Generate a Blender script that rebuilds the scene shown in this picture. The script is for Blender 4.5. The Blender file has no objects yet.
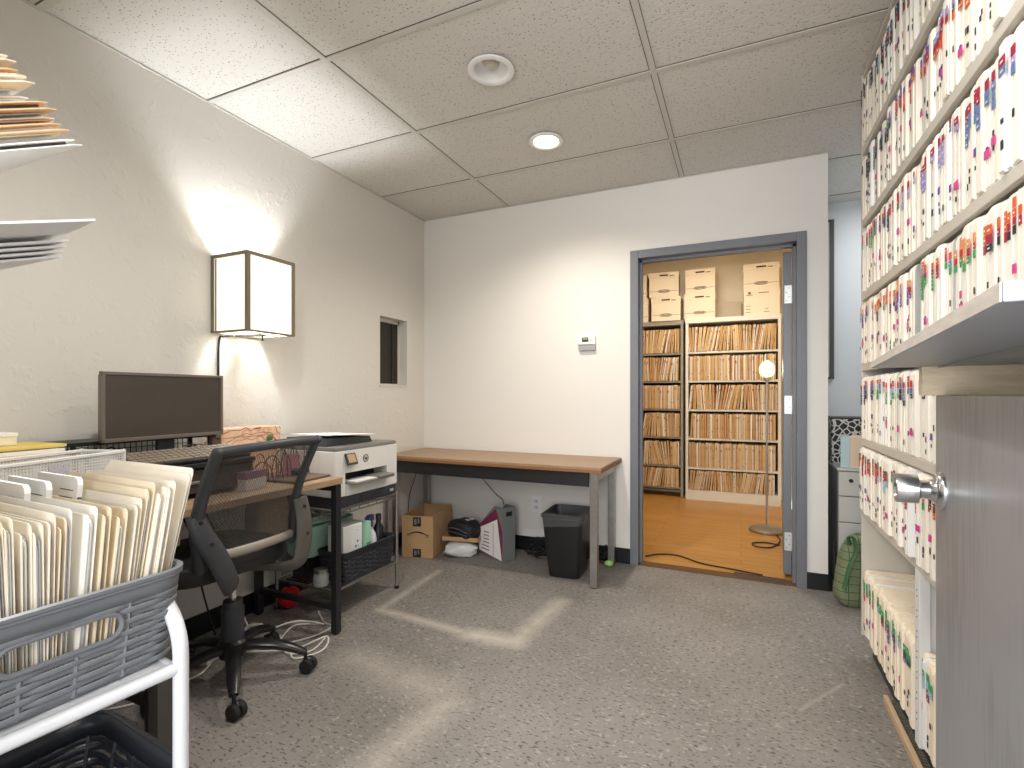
import bpy, bmesh, math, random
from mathutils import Vector, Matrix, Euler, noise
C = bpy.context.scene.collection
SC = bpy.context.scene
PI = math.pi
rnd = random.Random(7)
EXPOSURE = 0.25
KEY = 66; SCONCE = 28; SCONCE_EMIT = 0.42; LAMP = 3; CLOSET = 27; REAR = 10; CAN2 = 68; CAN3 = 35; FILL = 74; WORLD = 1.35

# ------------------------------------------------------------------ materials
def lin(c):
    c = c / 255.0
    return c / 12.92 if c <= 0.04045 else ((c + 0.055) / 1.055) ** 2.4
def rgb(c): return (lin(c[0]), lin(c[1]), lin(c[2]), 1.0)
MATS = {}
def M(name, col, rough=0.6, metal=0.0, var=0.0, vscale=30.0, bump=0.0, bscale=80.0, spec=0.5, emit=0.0, stretch=None, coat=0.0):
    if name in MATS: return MATS[name]
    m = bpy.data.materials.new(name); m.use_nodes = True
    nt = m.node_tree; b = nt.nodes['Principled BSDF']
    b.inputs['Base Color'].default_value = rgb(col)
    b.inputs['Roughness'].default_value = rough
    b.inputs['Metallic'].default_value = metal
    b.inputs['Specular IOR Level'].default_value = spec
    if coat: b.inputs['Coat Weight'].default_value = coat
    if emit:
        b.inputs['Emission Color'].default_value = rgb(col)
        b.inputs['Emission Strength'].default_value = emit
    tc = None
    if var or bump:
        tc = nt.nodes.new('ShaderNodeTexCoord'); mp = nt.nodes.new('ShaderNodeMapping')
        nt.links.new(tc.outputs['Object'], mp.inputs['Vector'])
        if stretch: mp.inputs['Scale'].default_value = stretch
    if var:
        n = nt.nodes.new('ShaderNodeTexNoise'); n.inputs['Scale'].default_value = vscale; n.inputs['Detail'].default_value = 4
        nt.links.new(mp.outputs['Vector'], n.inputs['Vector'])
        r = nt.nodes.new('ShaderNodeValToRGB')
        r.color_ramp.elements[0].position = 0.3; r.color_ramp.elements[1].position = 0.7
        k0, k1 = 1 - var, 1 + var * 0.6
        c = rgb(col)
        r.color_ramp.elements[0].color = (c[0]*k0, c[1]*k0, c[2]*k0, 1)
        r.color_ramp.elements[1].color = (min(1, c[0]*k1), min(1, c[1]*k1), min(1, c[2]*k1), 1)
        nt.links.new(n.outputs['Fac'], r.inputs['Fac']); nt.links.new(r.outputs['Color'], b.inputs['Base Color'])
    if bump:
        n = nt.nodes.new('ShaderNodeTexNoise'); n.inputs['Scale'].default_value = bscale; n.inputs['Detail'].default_value = 3
        nt.links.new(mp.outputs['Vector'], n.inputs['Vector'])
        bp = nt.nodes.new('ShaderNodeBump'); bp.inputs['Strength'].default_value = bump; bp.inputs['Distance'].default_value = 0.01
        nt.links.new(n.outputs['Fac'], bp.inputs['Height']); nt.links.new(bp.outputs['Normal'], b.inputs['Normal'])
    MATS[name] = m
    return m

def node_mat(name):
    m = bpy.data.materials.new(name); m.use_nodes = True; MATS[name] = m
    return m, m.node_tree, m.node_tree.nodes['Principled BSDF']

def floor_material():
    m, nt, b = node_mat('speckled_vinyl')
    N = nt.nodes.new; L = nt.links.new
    tc = N('ShaderNodeTexCoord')
    n1 = N('ShaderNodeTexNoise'); n1.inputs['Scale'].default_value = 90; n1.inputs['Detail'].default_value = 2
    n2 = N('ShaderNodeTexNoise'); n2.inputs['Scale'].default_value = 75; n2.inputs['Detail'].default_value = 1
    n3 = N('ShaderNodeTexNoise'); n3.inputs['Scale'].default_value = 1.6; n3.inputs['Detail'].default_value = 5
    off = N('ShaderNodeMapping'); off.inputs['Location'].default_value = (5.2, 3.1, 7.7); off.inputs['Scale'].default_value = (0.75, 1.2, 1)
    st_ = N('ShaderNodeMapping'); st_.inputs['Scale'].default_value = (0.55, 1.25, 1); L(tc.outputs['Object'], st_.inputs['Vector'])
    L(tc.outputs['Object'], off.inputs['Vector'])
    L(st_.outputs['Vector'], n1.inputs['Vector']); L(off.outputs['Vector'], n2.inputs['Vector']); L(tc.outputs['Object'], n3.inputs['Vector'])
    base = N('ShaderNodeValToRGB')
    base.color_ramp.elements[0].position = 0.35; base.color_ramp.elements[0].color = rgb((121, 116, 111))
    base.color_ramp.elements[1].position = 0.68; base.color_ramp.elements[1].color = rgb((141, 136, 131))
    L(n3.outputs['Fac'], base.inputs['Fac'])
    dk = N('ShaderNodeValToRGB'); dk.color_ramp.elements[0].position = 0.35; dk.color_ramp.elements[1].position = 0.42
    L(n1.outputs['Fac'], dk.inputs['Fac'])
    lt = N('ShaderNodeValToRGB'); lt.color_ramp.elements[0].position = 0.63; lt.color_ramp.elements[1].position = 0.69
    L(n2.outputs['Fac'], lt.inputs['Fac'])
    mx = N('ShaderNodeMixRGB'); mx.inputs['Color1'].default_value = rgb((82, 79, 79))
    L(dk.outputs['Color'], mx.inputs['Fac']); L(base.outputs['Color'], mx.inputs['Color2'])
    mx2 = N('ShaderNodeMixRGB'); mx2.inputs['Color2'].default_value = rgb((156, 150, 143))
    L(lt.outputs['Color'], mx2.inputs['Fac']); L(mx.outputs['Color'], mx2.inputs['Color1'])
    # worn pale scuff lines where furniture once stood (segments in floor metres)
    sep = N('ShaderNodeSeparateXYZ'); L(tc.outputs['Object'], sep.inputs['Vector'])
    def math_(op, a, c=None, d=None):
        x = N('ShaderNodeMath'); x.operation = op
        for i, q in enumerate((a, c, d)):
            if q is None: continue
            if isinstance(q, (int, float)): x.inputs[i].default_value = q
            else: L(q, x.inputs[i])
        return x.outputs[0]
    nz = N('ShaderNodeTexNoise'); nz.inputs['Scale'].default_value = 14; nz.inputs['Detail'].default_value = 4
    L(tc.outputs['Object'], nz.inputs['Vector'])
    total = None
    for (x0, y0, x1, y1, w, s) in SCUFFS:
        dx, dy = x1 - x0, y1 - y0; ln = math.hypot(dx, dy); ux, uy = dx / ln, dy / ln
        px = math_('SUBTRACT', sep.outputs[0], x0); py = math_('SUBTRACT', sep.outputs[1], y0)
        t = math_('ADD', math_('MULTIPLY', px, ux), math_('MULTIPLY', py, uy))
        t = math_('MINIMUM', math_('MAXIMUM', t, 0.0), ln)
        ex = math_('SUBTRACT', px, math_('MULTIPLY', t, ux)); ey = math_('SUBTRACT', py, math_('MULTIPLY', t, uy))
        d = math_('SQRT', math_('ADD', math_('MULTIPLY', ex, ex), math_('MULTIPLY', ey, ey)))
        f = math_('MAXIMUM', math_('SUBTRACT', 1.0, math_('DIVIDE', d, w)), 0.0)
        f = math_('MULTIPLY', f, s)
        total = f if total is None else math_('MAXIMUM', total, f)
    total = math_('MULTIPLY', total, math_('ADD', nz.outputs['Fac'], 0.25))
    mx3 = N('ShaderNodeMixRGB'); mx3.inputs['Color2'].default_value = rgb((205, 196, 184))
    L(total, mx3.inputs['Fac']); L(mx2.outputs['Color'], mx3.inputs['Color1'])
    L(mx3.outputs['Color'], b.inputs['Base Color'])
    b.inputs['Roughness'].default_value = 0.55
    bp = N('ShaderNodeBump'); bp.inputs['Strength'].default_value = 0.12; bp.inputs['Distance'].default_value = 0.004
    L(n1.outputs['Fac'], bp.inputs['Height']); L(bp.outputs['Normal'], b.inputs['Normal'])
    return m

def ceiling_material():
    m, nt, b = node_mat('acoustic_tile')
    N = nt.nodes.new; L = nt.links.new
    tc = N('ShaderNodeTexCoord')
    mp = N('ShaderNodeMapping'); mp.inputs['Scale'].default_value = (1.0, 1.6, 1.0)
    L(tc.outputs['Object'], mp.inputs['Vector'])
    v = N('ShaderNodeTexVoronoi'); v.inputs['Scale'].default_value = 62; v.inputs['Randomness'].default_value = 1.0
    L(mp.outputs['Vector'], v.inputs['Vector'])
    n = N('ShaderNodeTexNoise'); n.inputs['Scale'].default_value = 130; n.inputs['Detail'].default_value = 2
    L(tc.outputs['Object'], n.inputs['Vector'])
    add = N('ShaderNodeMath'); add.operation = 'ADD'
    mul = N('ShaderNodeMath'); mul.operation = 'MULTIPLY'; mul.inputs[1].default_value = 0.5
    L(n.outputs['Fac'], mul.inputs[0]); L(v.outputs['Distance'], add.inputs[0]); L(mul.outputs[0], add.inputs[1])
    r = N('ShaderNodeValToRGB')
    r.color_ramp.elements[0].position = 0.36; r.color_ramp.elements[0].color = rgb((104, 100, 92))
    r.color_ramp.elements[1].position = 0.46; r.color_ramp.elements[1].color = rgb((206, 203, 196))
    L(add.outputs[0], r.inputs['Fac']); L(r.outputs['Color'], b.inputs['Base Color'])
    b.inputs['Roughness'].default_value = 0.9
    bp = N('ShaderNodeBump'); bp.inputs['Strength'].default_value = 0.25; bp.inputs['Distance'].default_value = 0.004
    L(add.outputs[0], bp.inputs['Height']); L(bp.outputs['Normal'], b.inputs['Normal'])
    return m

def stucco_material(name, col, strength=0.35):
    m, nt, b = node_mat(name)
    N = nt.nodes.new; L = nt.links.new
    tc = N('ShaderNodeTexCoord')
    n = N('ShaderNodeTexNoise'); n.inputs['Scale'].default_value = 26; n.inputs['Detail'].default_value = 4; n.inputs['Distortion'].default_value = 0.3
    n2 = N('ShaderNodeTexNoise'); n2.inputs['Scale'].default_value = 60; n2.inputs['Detail'].default_value = 3
    L(tc.outputs['Object'], n.inputs['Vector']); L(tc.outputs['Object'], n2.inputs['Vector'])
    r = N('ShaderNodeValToRGB'); r.color_ramp.elements[0].position = 0.55; r.color_ramp.elements[1].position = 0.66
    L(n.outputs['Fac'], r.inputs['Fac'])
    ad = N('ShaderNodeMath'); ad.operation = 'MULTIPLY_ADD'; ad.inputs[1].default_value = 0.35
    L(n2.outputs['Fac'], ad.inputs[0]); L(r.outputs['Color'], ad.inputs[2])
    bp = N('ShaderNodeBump'); bp.inputs['Strength'].default_value = strength; bp.inputs['Distance'].default_value = 0.006
    L(ad.outputs[0], bp.inputs['Height']); L(bp.outputs['Normal'], b.inputs['Normal'])
    b.inputs['Base Color'].default_value = rgb(col); b.inputs['Roughness'].default_value = 0.75
    return m

def plank_material():
    m, nt, b = node_mat('wood_laminate')
    N = nt.nodes.new; L = nt.links.new
    tc = N('ShaderNodeTexCoord')
    br = N('ShaderNodeTexBrick'); br.inputs['Scale'].default_value = 1.0
    br.inputs['Brick Width'].default_value = 1.2; br.inputs['Row Height'].default_value = 0.095
    br.inputs['Mortar Size'].default_value = 0.0012; br.inputs['Color1'].default_value = rgb((204, 152, 82)); br.inputs['Color2'].default_value = rgb((190, 136, 66))
    br.inputs['Mortar'].default_value = rgb((110, 66, 22)); br.inputs['Bias'].default_value = 0.0
    L(tc.outputs['Object'], br.inputs['Vector'])
    mp = N('ShaderNodeMapping'); mp.inputs['Scale'].default_value = (3, 50, 1); L(tc.outputs['Object'], mp.inputs['Vector'])
    n = N('ShaderNodeTexNoise'); n.inputs['Scale'].default_value = 2.0; n.inputs['Detail'].default_value = 5; L(mp.outputs['Vector'], n.inputs['Vector'])
    mx = N('ShaderNodeMixRGB'); mx.blend_type = 'MULTIPLY'; mx.inputs['Fac'].default_value = 0.6
    r = N('ShaderNodeValToRGB'); r.color_ramp.elements[0].color = (0.55, 0.5, 0.42, 1); r.color_ramp.elements[1].color = (1, 1, 1, 1)
    r.color_ramp.elements[0].position = 0.3; r.color_ramp.elements[1].position = 0.65
    L(n.outputs['Fac'], r.inputs['Fac']); L(br.outputs['Color'], mx.inputs['Color1']); L(r.outputs['Color'], mx.inputs['Color2'])
    L(mx.outputs['Color'], b.inputs['Base Color']); b.inputs['Roughness'].default_value = 0.33
    return m

def mesh_fabric(name, col, opacity):
    m, nt, b = node_mat(name)
    b.inputs['Base Color'].default_value = rgb(col); b.inputs['Roughness'].default_value = 0.8
    N = nt.nodes.new; L = nt.links.new
    tc = N('ShaderNodeTexCoord')
    ch = N('ShaderNodeTexChecker'); ch.inputs['Scale'].default_value = 260
    ch.inputs['Color1'].default_value = (opacity + 0.2,) * 3 + (1,); ch.inputs['Color2'].default_value = (opacity - 0.2,) * 3 + (1,)
    L(tc.outputs['Object'], ch.inputs['Vector'])
    tr = N('ShaderNodeBsdfTransparent'); mix = N('ShaderNodeMixShader')
    L(ch.outputs['Color'], mix.inputs['Fac']); L(tr.outputs[0], mix.inputs[1]); L(b.outputs[0], mix.inputs[2])
    L(mix.outputs[0], nt.nodes['Material Output'].inputs['Surface'])
    return m

def shade_material(name, col, emit):
    m, nt, b = node_mat(name)
    N = nt.nodes.new; L = nt.links.new
    t = N('ShaderNodeBsdfTranslucent'); t.inputs['Color'].default_value = rgb(col)
    d = N('ShaderNodeBsdfDiffuse'); d.inputs['Color'].default_value = rgb(col)
    mx = N('ShaderNodeMixShader'); mx.inputs['Fac'].default_value = 0.945
    L(t.outputs[0], mx.inputs[1]); L(d.outputs[0], mx.inputs[2])
    e = N('ShaderNodeEmission'); e.inputs['Color'].default_value = rgb(col); e.inputs['Strength'].default_value = emit
    a = N('ShaderNodeAddShader'); L(mx.outputs[0], a.inputs[0]); L(e.outputs[0], a.inputs[1])
    L(a.outputs[0], nt.nodes['Material Output'].inputs['Surface'])
    return m

def emission(name, col, s):
    m, nt, b = node_mat(name)
    b.inputs['Base Color'].default_value = rgb(col); b.inputs['Emission Color'].default_value = rgb(col); b.inputs['Emission Strength'].default_value = s
    return m

def clear_glass(name, alpha=0.25, col=(245, 245, 245)):
    m, nt, b = node_mat(name)
    N = nt.nodes.new; L = nt.links.new
    b.inputs['Base Color'].default_value = rgb(col); b.inputs['Roughness'].default_value = 0.12
    tr = N('ShaderNodeBsdfTransparent'); mix = N('ShaderNodeMixShader'); mix.inputs['Fac'].default_value = alpha
    L(tr.outputs[0], mix.inputs[1]); L(b.outputs[0], mix.inputs[2])
    L(mix.outputs[0], nt.nodes['Material Output'].inputs['Surface'])
    return m

def voronoi_pattern(name, ca, cb, scale, lo, hi, feature='DISTANCE_TO_EDGE', rough=0.6):
    m, nt, b = node_mat(name)
    N = nt.nodes.new; L = nt.links.new
    tc = N('ShaderNodeTexCoord'); v = N('ShaderNodeTexVoronoi'); v.feature = feature; v.inputs['Scale'].default_value = scale
    L(tc.outputs['Object'], v.inputs['Vector'])
    r = N('ShaderNodeValToRGB'); r.color_ramp.elements[0].position = lo; r.color_ramp.elements[1].position = hi
    r.color_ramp.elements[0].color = rgb(ca); r.color_ramp.elements[1].color = rgb(cb)
    L(v.outputs['Distance'], r.inputs['Fac']); L(r.outputs['Color'], b.inputs['Base Color']); b.inputs['Roughness'].default_value = rough
    return m

# ------------------------------------------------------------------ mesh builder
class MB:
    def __init__(s): s.v = []; s.f = []; s.m = []; s.sm = []
    def add(s, vs, fs, mat=0, smooth=False, T=None):
        o = len(s.v)
        for p in vs:
            p = Vector(p)
            s.v.append(tuple(T @ p) if T is not None else tuple(p))
        for f in fs:
            s.f.append(tuple(i + o for i in f)); s.m.append(mat); s.sm.append(smooth)
        return s
    def box(s, x0, x1, y0, y1, z0, z1, mat=0, bev=0.0, T=None, seg=2):
        if bev <= 0:
            vs = [(x0,y0,z0),(x1,y0,z0),(x1,y1,z0),(x0,y1,z0),(x0,y0,z1),(x1,y0,z1),(x1,y1,z1),(x0,y1,z1)]
            fs = [(3,2,1,0),(4,5,6,7),(0,1,5,4),(1,2,6,5),(2,3,7,6),(3,0,4,7)]
            return s.add(vs, fs, mat, False, T)
        bm = bmesh.new(); bmesh.ops.create_cube(bm, size=1)
        for v in bm.verts:
            v.co = Vector(((x0+x1)/2 + v.co.x*(x1-x0), (y0+y1)/2 + v.co.y*(y1-y0), (z0+z1)/2 + v.co.z*(z1-z0)))
        bmesh.ops.bevel(bm, geom=bm.edges[:], offset=bev, segments=seg, profile=0.5, affect='EDGES')
        s.bm(bm, mat, T); return s
    def bm(s, bm, mat=0, T=None, smooth=False):
        bm.verts.index_update()
        s.add([v.co.copy() for v in bm.verts], [tuple(v.index for v in f.verts) for f in bm.faces], mat, smooth, T); bm.free()
    def prism(s, poly, h0, h1, axis='z', mat=0, T=None, smooth=False):
        def P(a, b, h):
            return (a, b, h) if axis == 'z' else ((a, h, b) if axis == 'y' else (h, a, b))
        n = len(poly)
        vs = [P(a, b, h0) for a, b in poly] + [P(a, b, h1) for a, b in poly]
        s.add(vs, [tuple(range(n))[::-1], tuple(range(n, 2*n))], mat, False, T)
        o = len(s.v) - 2*n
        for i in range(n):
            j = (i+1) % n
            s.f.append((o+i, o+j, o+n+j, o+n+i)); s.m.append(mat); s.sm.append(smooth)
        return s
    def frustum(s, c0, a0, b0, c1, a1, b1, mat=0, T=None):
        vs = []
        for (c, a, b) in ((c0, a0, b0), (c1, a1, b1)):
            vs += [(c[0]-a/2, c[1]-b/2, c[2]), (c[0]+a/2, c[1]-b/2, c[2]), (c[0]+a/2, c[1]+b/2, c[2]), (c[0]-a/2, c[1]+b/2, c[2])]
        return s.add(vs, [(3,2,1,0),(4,5,6,7),(0,1,5,4),(1,2,6,5),(2,3,7,6),(3,0,4,7)], mat, False, T)
    def tube(s, pts, r, n=8, mat=0, closed=False, T=None, flat=None):
        pts = [Vector(p) for p in pts]; k = len(pts)
        rs = r if isinstance(r, (list, tuple)) else [r] * k
        tang = []
        for i in range(k):
            a = pts[(i-1) % k] if (closed or i > 0) else pts[i]
            b = pts[(i+1) % k] if (closed or i < k-1) else pts[i]
            t = (b - a); tang.append(t.normalized() if t.length > 1e-9 else Vector((0,0,1)))
        up = Vector((0,0,1)) if abs(tang[0].z) < 0.9 else Vector((1,0,0))
        nrm = (up - tang[0]*up.dot(tang[0])).normalized()
        vs = []
        for i in range(k):
            nrm = nrm - tang[i]*nrm.dot(tang[i])
            if nrm.length < 1e-6: nrm = tang[i].orthogonal()
            nrm.normalize(); bn = tang[i].cross(nrm)
            for q in range(n):
                a = 2*PI*q/n + (PI/4 if n == 4 else 0)
                f1, f2 = (flat if flat else (1, 1))
                vs.append(pts[i] + nrm*math.cos(a)*rs[i]*f1 + bn*math.sin(a)*rs[i]*f2)
        fs = []
        for i in range(k if closed else k-1):
            i2 = (i+1) % k
            for q in range(n):
                q2 = (q+1) % n
                fs.append((i*n+q, i*n+q2, i2*n+q2, i2*n+q))
        s.add(vs, fs, mat, n > 4, T)
        if not closed:
            o = len(s.v) - len(vs)
            s.f.append(tuple(o+q for q in range(n))[::-1]); s.m.append(mat); s.sm.append(False)
            s.f.append(tuple(o+(k-1)*n+q for q in range(n))); s.m.append(mat); s.sm.append(False)
        return s
    def lathe(s, prof, c=(0,0,0), n=24, mat=0, T=None, smooth=True, cap=True):
        vs = []; k = len(prof)
        for (r, z) in prof:
            for q in range(n):
                a = 2*PI*q/n; vs.append((c[0]+r*math.cos(a), c[1]+r*math.sin(a), c[2]+z))
        fs = []
        for i in range(k-1):
            for q in range(n):
                q2 = (q+1) % n; fs.append((i*n+q, i*n+q2, (i+1)*n+q2, (i+1)*n+q))
        s.add(vs, fs, mat, smooth, T)
        if cap:
            o = len(s.v) - len(vs)
            s.f.append(tuple(o+q for q in range(n))[::-1]); s.m.append(mat); s.sm.append(False)
            s.f.append(tuple(o+(k-1)*n+q for q in range(n))); s.m.append(mat); s.sm.append(False)
        return s
    def ball(s, c, rx, ry=None, rz=None, n=16, mat=0, T=None, fn=None, power=1.0):
        ry = ry or rx; rz = rz or rx
        k = n//2; vs = []; fs = []
        def sp(v): return math.copysign(abs(v)**power, v)
        for i in range(k+1):
            th = PI*i/k
            for q in range(n):
                ph = 2*PI*q/n
                p = Vector((rx*sp(math.sin(th))*sp(math.cos(ph)), ry*sp(math.sin(th))*sp(math.sin(ph)), rz*sp(math.cos(th))))
                if fn: p = fn(p)
                vs.append(p + Vector(c))
        for i in range(k):
            for q in range(n):
                q2 = (q+1) % n; fs.append((i*n+q, (i+1)*n+q, (i+1)*n+q2, i*n+q2))
        return s.add(vs, fs, mat, True, T)
    def mesh(s, name, mats):
        me = bpy.data.meshes.new(name); me.from_pydata(s.v, [], s.f)
        if not isinstance(mats, (list, tuple)): mats = [mats]
        for m in mats: me.materials.append(m)
        me.polygons.foreach_set('material_index', s.m); me.polygons.foreach_set('use_smooth', s.sm)
        me.validate(); me.update(); me.set_sharp_from_angle(angle=math.radians(42)); me.polygons.foreach_set('use_smooth', s.sm)
        return me
    def build(s, name, mats, parent=None, loc=None, rot=None):
        return link(name, s.mesh(name, mats), parent, loc, rot)

def link(name, me, parent=None, loc=None, rot=None):
    o = bpy.data.objects.new(name, me); C.objects.link(o)
    if parent is not None: o.parent = parent
    if loc is not None: o.location = loc
    if rot is not None: o.rotation_euler = rot
    return o
def tag(o, label=None, cat=None, group=None, kind=None):
    if label: o['label'] = label
    if cat: o['category'] = cat
    if group: o['group'] = group
    if kind: o['kind'] = kind
    return o
def thing(name, label, cat, loc=(0,0,0), rz=0.0, group=None):
    o = bpy.data.objects.new(name, None); C.objects.link(o); o.location = loc; o.rotation_euler = (0,0,rz)
    o.empty_display_size = 0.05
    return tag(o, label, cat, group)
def struct(o): o['kind'] = 'structure'; return o
def R(d): return math.radians(d)
def TR(loc=(0,0,0), rot=(0,0,0)): return Matrix.Translation(Vector(loc)) @ Euler(rot).to_matrix().to_4x4()
def arc(c, r, a0, a1, n, ax='xy'):
    out = []
    for i in range(n+1):
        a = a0 + (a1-a0)*i/n; u, v = r*math.cos(a), r*math.sin(a)
        out.append((c[0]+u, c[1]+v, c[2]) if ax == 'xy' else ((c[0]+u, c[1], c[2]+v) if ax == 'xz' else (c[0], c[1]+u, c[2]+v)))
    return out
def smooth_path(pts, n=6):
    P = [Vector(p) for p in pts]; out = []
    for i in range(len(P)-1):
        p0 = P[max(i-1,0)]; p1 = P[i]; p2 = P[i+1]; p3 = P[min(i+2,len(P)-1)]
        for k in range(n):
            t = k/n
            out.append(0.5*((2*p1) + (p2-p0)*t + (2*p0-5*p1+4*p2-p3)*t*t + (3*p1-p0-3*p2+p3)*t**3))
    out.append(P[-1]); return out
def copy_tree(o, parent=None):
    c = o.copy(); C.objects.link(c)
    if parent is not None: c.parent = parent
    for ch in list(o.children): copy_tree(ch, c)
    return c
ORD = ['first','second','third','fourth','fifth','sixth','seventh','eighth','ninth','tenth','eleventh','twelfth','thirteenth','fourteenth','fifteenth','sixteenth','seventeenth','eighteenth','nineteenth']
TENS = {20:'twent',30:'thirt',40:'fort',50:'fift',60:'sixt'}
CARD = {20:'twenty',30:'thirty',40:'forty',50:'fifty',60:'sixty'}
def ordinal(n):
    if n < 20: return ORD[n-1]
    t, u = n//10*10, n % 10
    return TENS[t] + 'ieth' if u == 0 else CARD[t] + '-' + ORD[u-1]
# ------------------------------------------------------------------ camera
H = 1.1087; YAW = 0.4113; F = 492.36
cam = bpy.data.cameras.new('camera'); co = bpy.data.objects.new('camera', cam); C.objects.link(co)
co.location = (0, 0, H); co.rotation_euler = (PI/2, 0, YAW)
cam.sensor_width = 36; cam.lens = F / 1024 * 36; cam.clip_start = 0.02
cam.shift_x = -(526.45 - 512) / 1024; cam.shift_y = (395.12 - 384) / 1024
SC.camera = co

SC.view_settings.view_transform = 'Standard'; SC.view_settings.look = 'None'
SC.view_settings.exposure = EXPOSURE; SC.view_settings.gamma = 1.0; SC.view_settings.use_curve_mapping = False

CEIL = 2.478; XL = -2.29; YF = 3.234; XR = 0.45
SCUFFS = [(-1.75, 2.62, -1.71, 2.03, 0.04, 0.6), (-1.71, 2.03, -1.15, 1.99, 0.05, 0.7), (-1.15, 1.99, -0.93, 2.01, 0.09, 0.9), (-0.93, 2.02, -0.89, 2.50, 0.08, 0.7),
          (-1.03, 1.02, -0.97, 1.50, 0.11, 0.5), (-1.5, 1.62, -1.05, 1.55, 0.15, 0.4), (0.19, 1.974, 0.36, 2.22, 0.012, 0.35)]
# ------------------------------------------------------------------ shared materials
m_floor = floor_material(); m_ceil = ceiling_material(); m_plank = plank_material()
m_wall = stucco_material('left_wall_paint', (216, 212, 204), 0.20)
m_wall2 = stucco_material('far_wall_paint', (226, 223, 217), 0.06)
m_wallg = stucco_material('rear_wall_paint', (206, 209, 210), 0.05)
m_closet = stucco_material('closet_paint', (234, 222, 198), 0.04)
m_grid = M('grid_paint', (196, 192, 183), 0.6)
m_gap_shadow = M('grid_gap_shadow', (84, 79, 71), 0.9)  # dark strips stand in for the shadow between bars and tiles
m_base = M('vinyl_baseboard', (22, 24, 27), 0.35)
m_frame = M('grey_door_paint', (112, 116, 123), 0.38, var=0.05, vscale=9)
m_white = M('white_paint', (232, 232, 230), 0.45)
m_black = M('black_plastic', (30, 31, 33), 0.45)
m_dark = M('charcoal_plastic', (52, 54, 58), 0.5, bump=0.15, bscale=300)
m_chrome = M('chrome', (214, 216, 219), 0.2, 1.0)
m_steel = M('brushed_steel', (178, 176, 172), 0.35, 1.0, var=0.1, vscale=40)
m_galv = M('zinc_plate', (205, 207, 208), 0.4, 0.6)
m_manila = M('manila_card', (226, 205, 160), 0.8, var=0.06, vscale=20)
m_paper = M('white_paper', (240, 239, 236), 0.85)
m_rubber = M('black_rubber', (24, 24, 26), 0.7)
m_cable_b = M('black_cable', (20, 20, 22), 0.55)
m_cable_w = M('white_cable', (222, 221, 216), 0.55)
m_card = M('corrugated_card', (192, 156, 114), 0.85, var=0.06, vscale=14)

# ------------------------------------------------------------------ setting
def sbox(name, x0, x1, y0, y1, z0, z1, m, kind='structure'):
    o = MB().box(x0, x1, y0, y1, z0, z1).build(name, m); o['kind'] = kind; return o
sbox('floor', -2.45, 1.75, -1.6, 3.30, -0.05, 0, m_floor)
sbox('floor.001', 0.45, 1.75, 3.30, 4.25, -0.05, 0, m_floor)
sbox('floor.002', -1.75, 0.45, 3.30, 6.0, -0.05, 0.0, m_plank)
# ceiling slab and its T-bar grid
ceil = sbox('ceiling', -2.45, 1.75, -0.02, 4.25, CEIL+0.006, CEIL+0.06, m_ceil)
cut = MB(); cut.lathe([(0.074, -0.05), (0.074, 0.2)], (-0.966, 1.841, CEIL), 40); cut.lathe([(0.07, -0.05), (0.07, 0.2)], (-0.964, 2.474, CEIL), 40)
cut = cut.build('cutter', m_ceil)
bo = ceil.modifiers.new('holes', 'BOOLEAN'); bo.object = cut; bo.operation = 'DIFFERENCE'; bo.solver = 'EXACT'
dg = bpy.context.evaluated_depsgraph_get(); me_ = bpy.data.meshes.new_from_object(ceil.evaluated_get(dg))
me_.polygons.foreach_set('use_smooth', [False]*len(me_.polygons)); ceil.modifiers.clear(); ceil.data = me_; bpy.data.objects.remove(cut)
g = MB()
def bar(x0, x1, y0, y1):
    g.box(x0, x1, y0, y1, CEIL, CEIL+0.006, 0)
W2 = 0.012
gx = [-1.56-1.2192, -1.56, -0.341, 0.878]; gy = [1.52+0.6096*k for k in range(-2, 5)]
for x in gx[1:]:
    bar(x-W2, x+W2, -0.02, 4.2)
    g.box(x-W2-0.004, x-W2, -0.02, 4.2, CEIL+0.004, CEIL+0.0062, 1)
    g.box(x+W2, x+W2+0.0015, -0.02, 4.2, CEIL+0.004, CEIL+0.0062, 1)
for y in gy:
    g.box(-2.29, 1.75, y-W2, y+W2, CEIL+0.0005, CEIL+0.006, 0)
    g.box(-2.29, 1.75, y+W2, y+W2+0.0015, CEIL+0.004, CEIL+0.0062, 1)
    g.box(-2.29, 1.75, y-W2-0.0035, y-W2, CEIL+0.004, CEIL+0.0062, 1)
o = g.build('trim_1', [m_grid, m_gap_shadow]); struct(o); tag(o, 'ceiling grid of thin painted bars between the acoustic tiles', 'ceiling grid')
t = MB(); t.box(XL, XL+0.012, -0.02, YF, CEIL-0.001, CEIL+0.004); t.box(XL, XR, YF-0.008, YF, CEIL-0.001, CEIL+0.004)
struct(t.build('trim_2', m_grid))

# left wall with the pass-through opening
PY0, PY1, PZ0, PZ1 = 2.717, 3.017, 1.182, 1.660
w = MB()
w.box(XL-0.13, XL, -1.6, PY0, 0, CEIL+0.06); w.box(XL-0.13, XL, PY1, YF+0.12, 0, CEIL+0.06)
w.box(XL-0.13, XL, PY0, PY1, 0, PZ0); w.box(XL-0.13, XL, PY0, PY1, PZ1, CEIL+0.06)
struct(w.build('wall_left', m_wall))
wn = thing('window_1', 'small pass-through window with dark glass set into the textured wall', 'window', (XL, (PY0+PY1)/2, PZ0)); struct(wn)
hw = (PY1-PY0)/2; hh = PZ1-PZ0
f = MB(); f.box(-0.095, -0.074, -hw, -hw+0.012, 0, hh); f.box(-0.095, -0.074, hw-0.012, hw, 0, hh); f.box(-0.095, -0.074, -hw, hw, hh-0.024, hh); f.box(-0.095, -0.074, -hw, hw, 0, 0.010)
f.box(-0.01, 0.004, -hw-0.01, hw+0.012, -0.016, -0.002)
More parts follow.
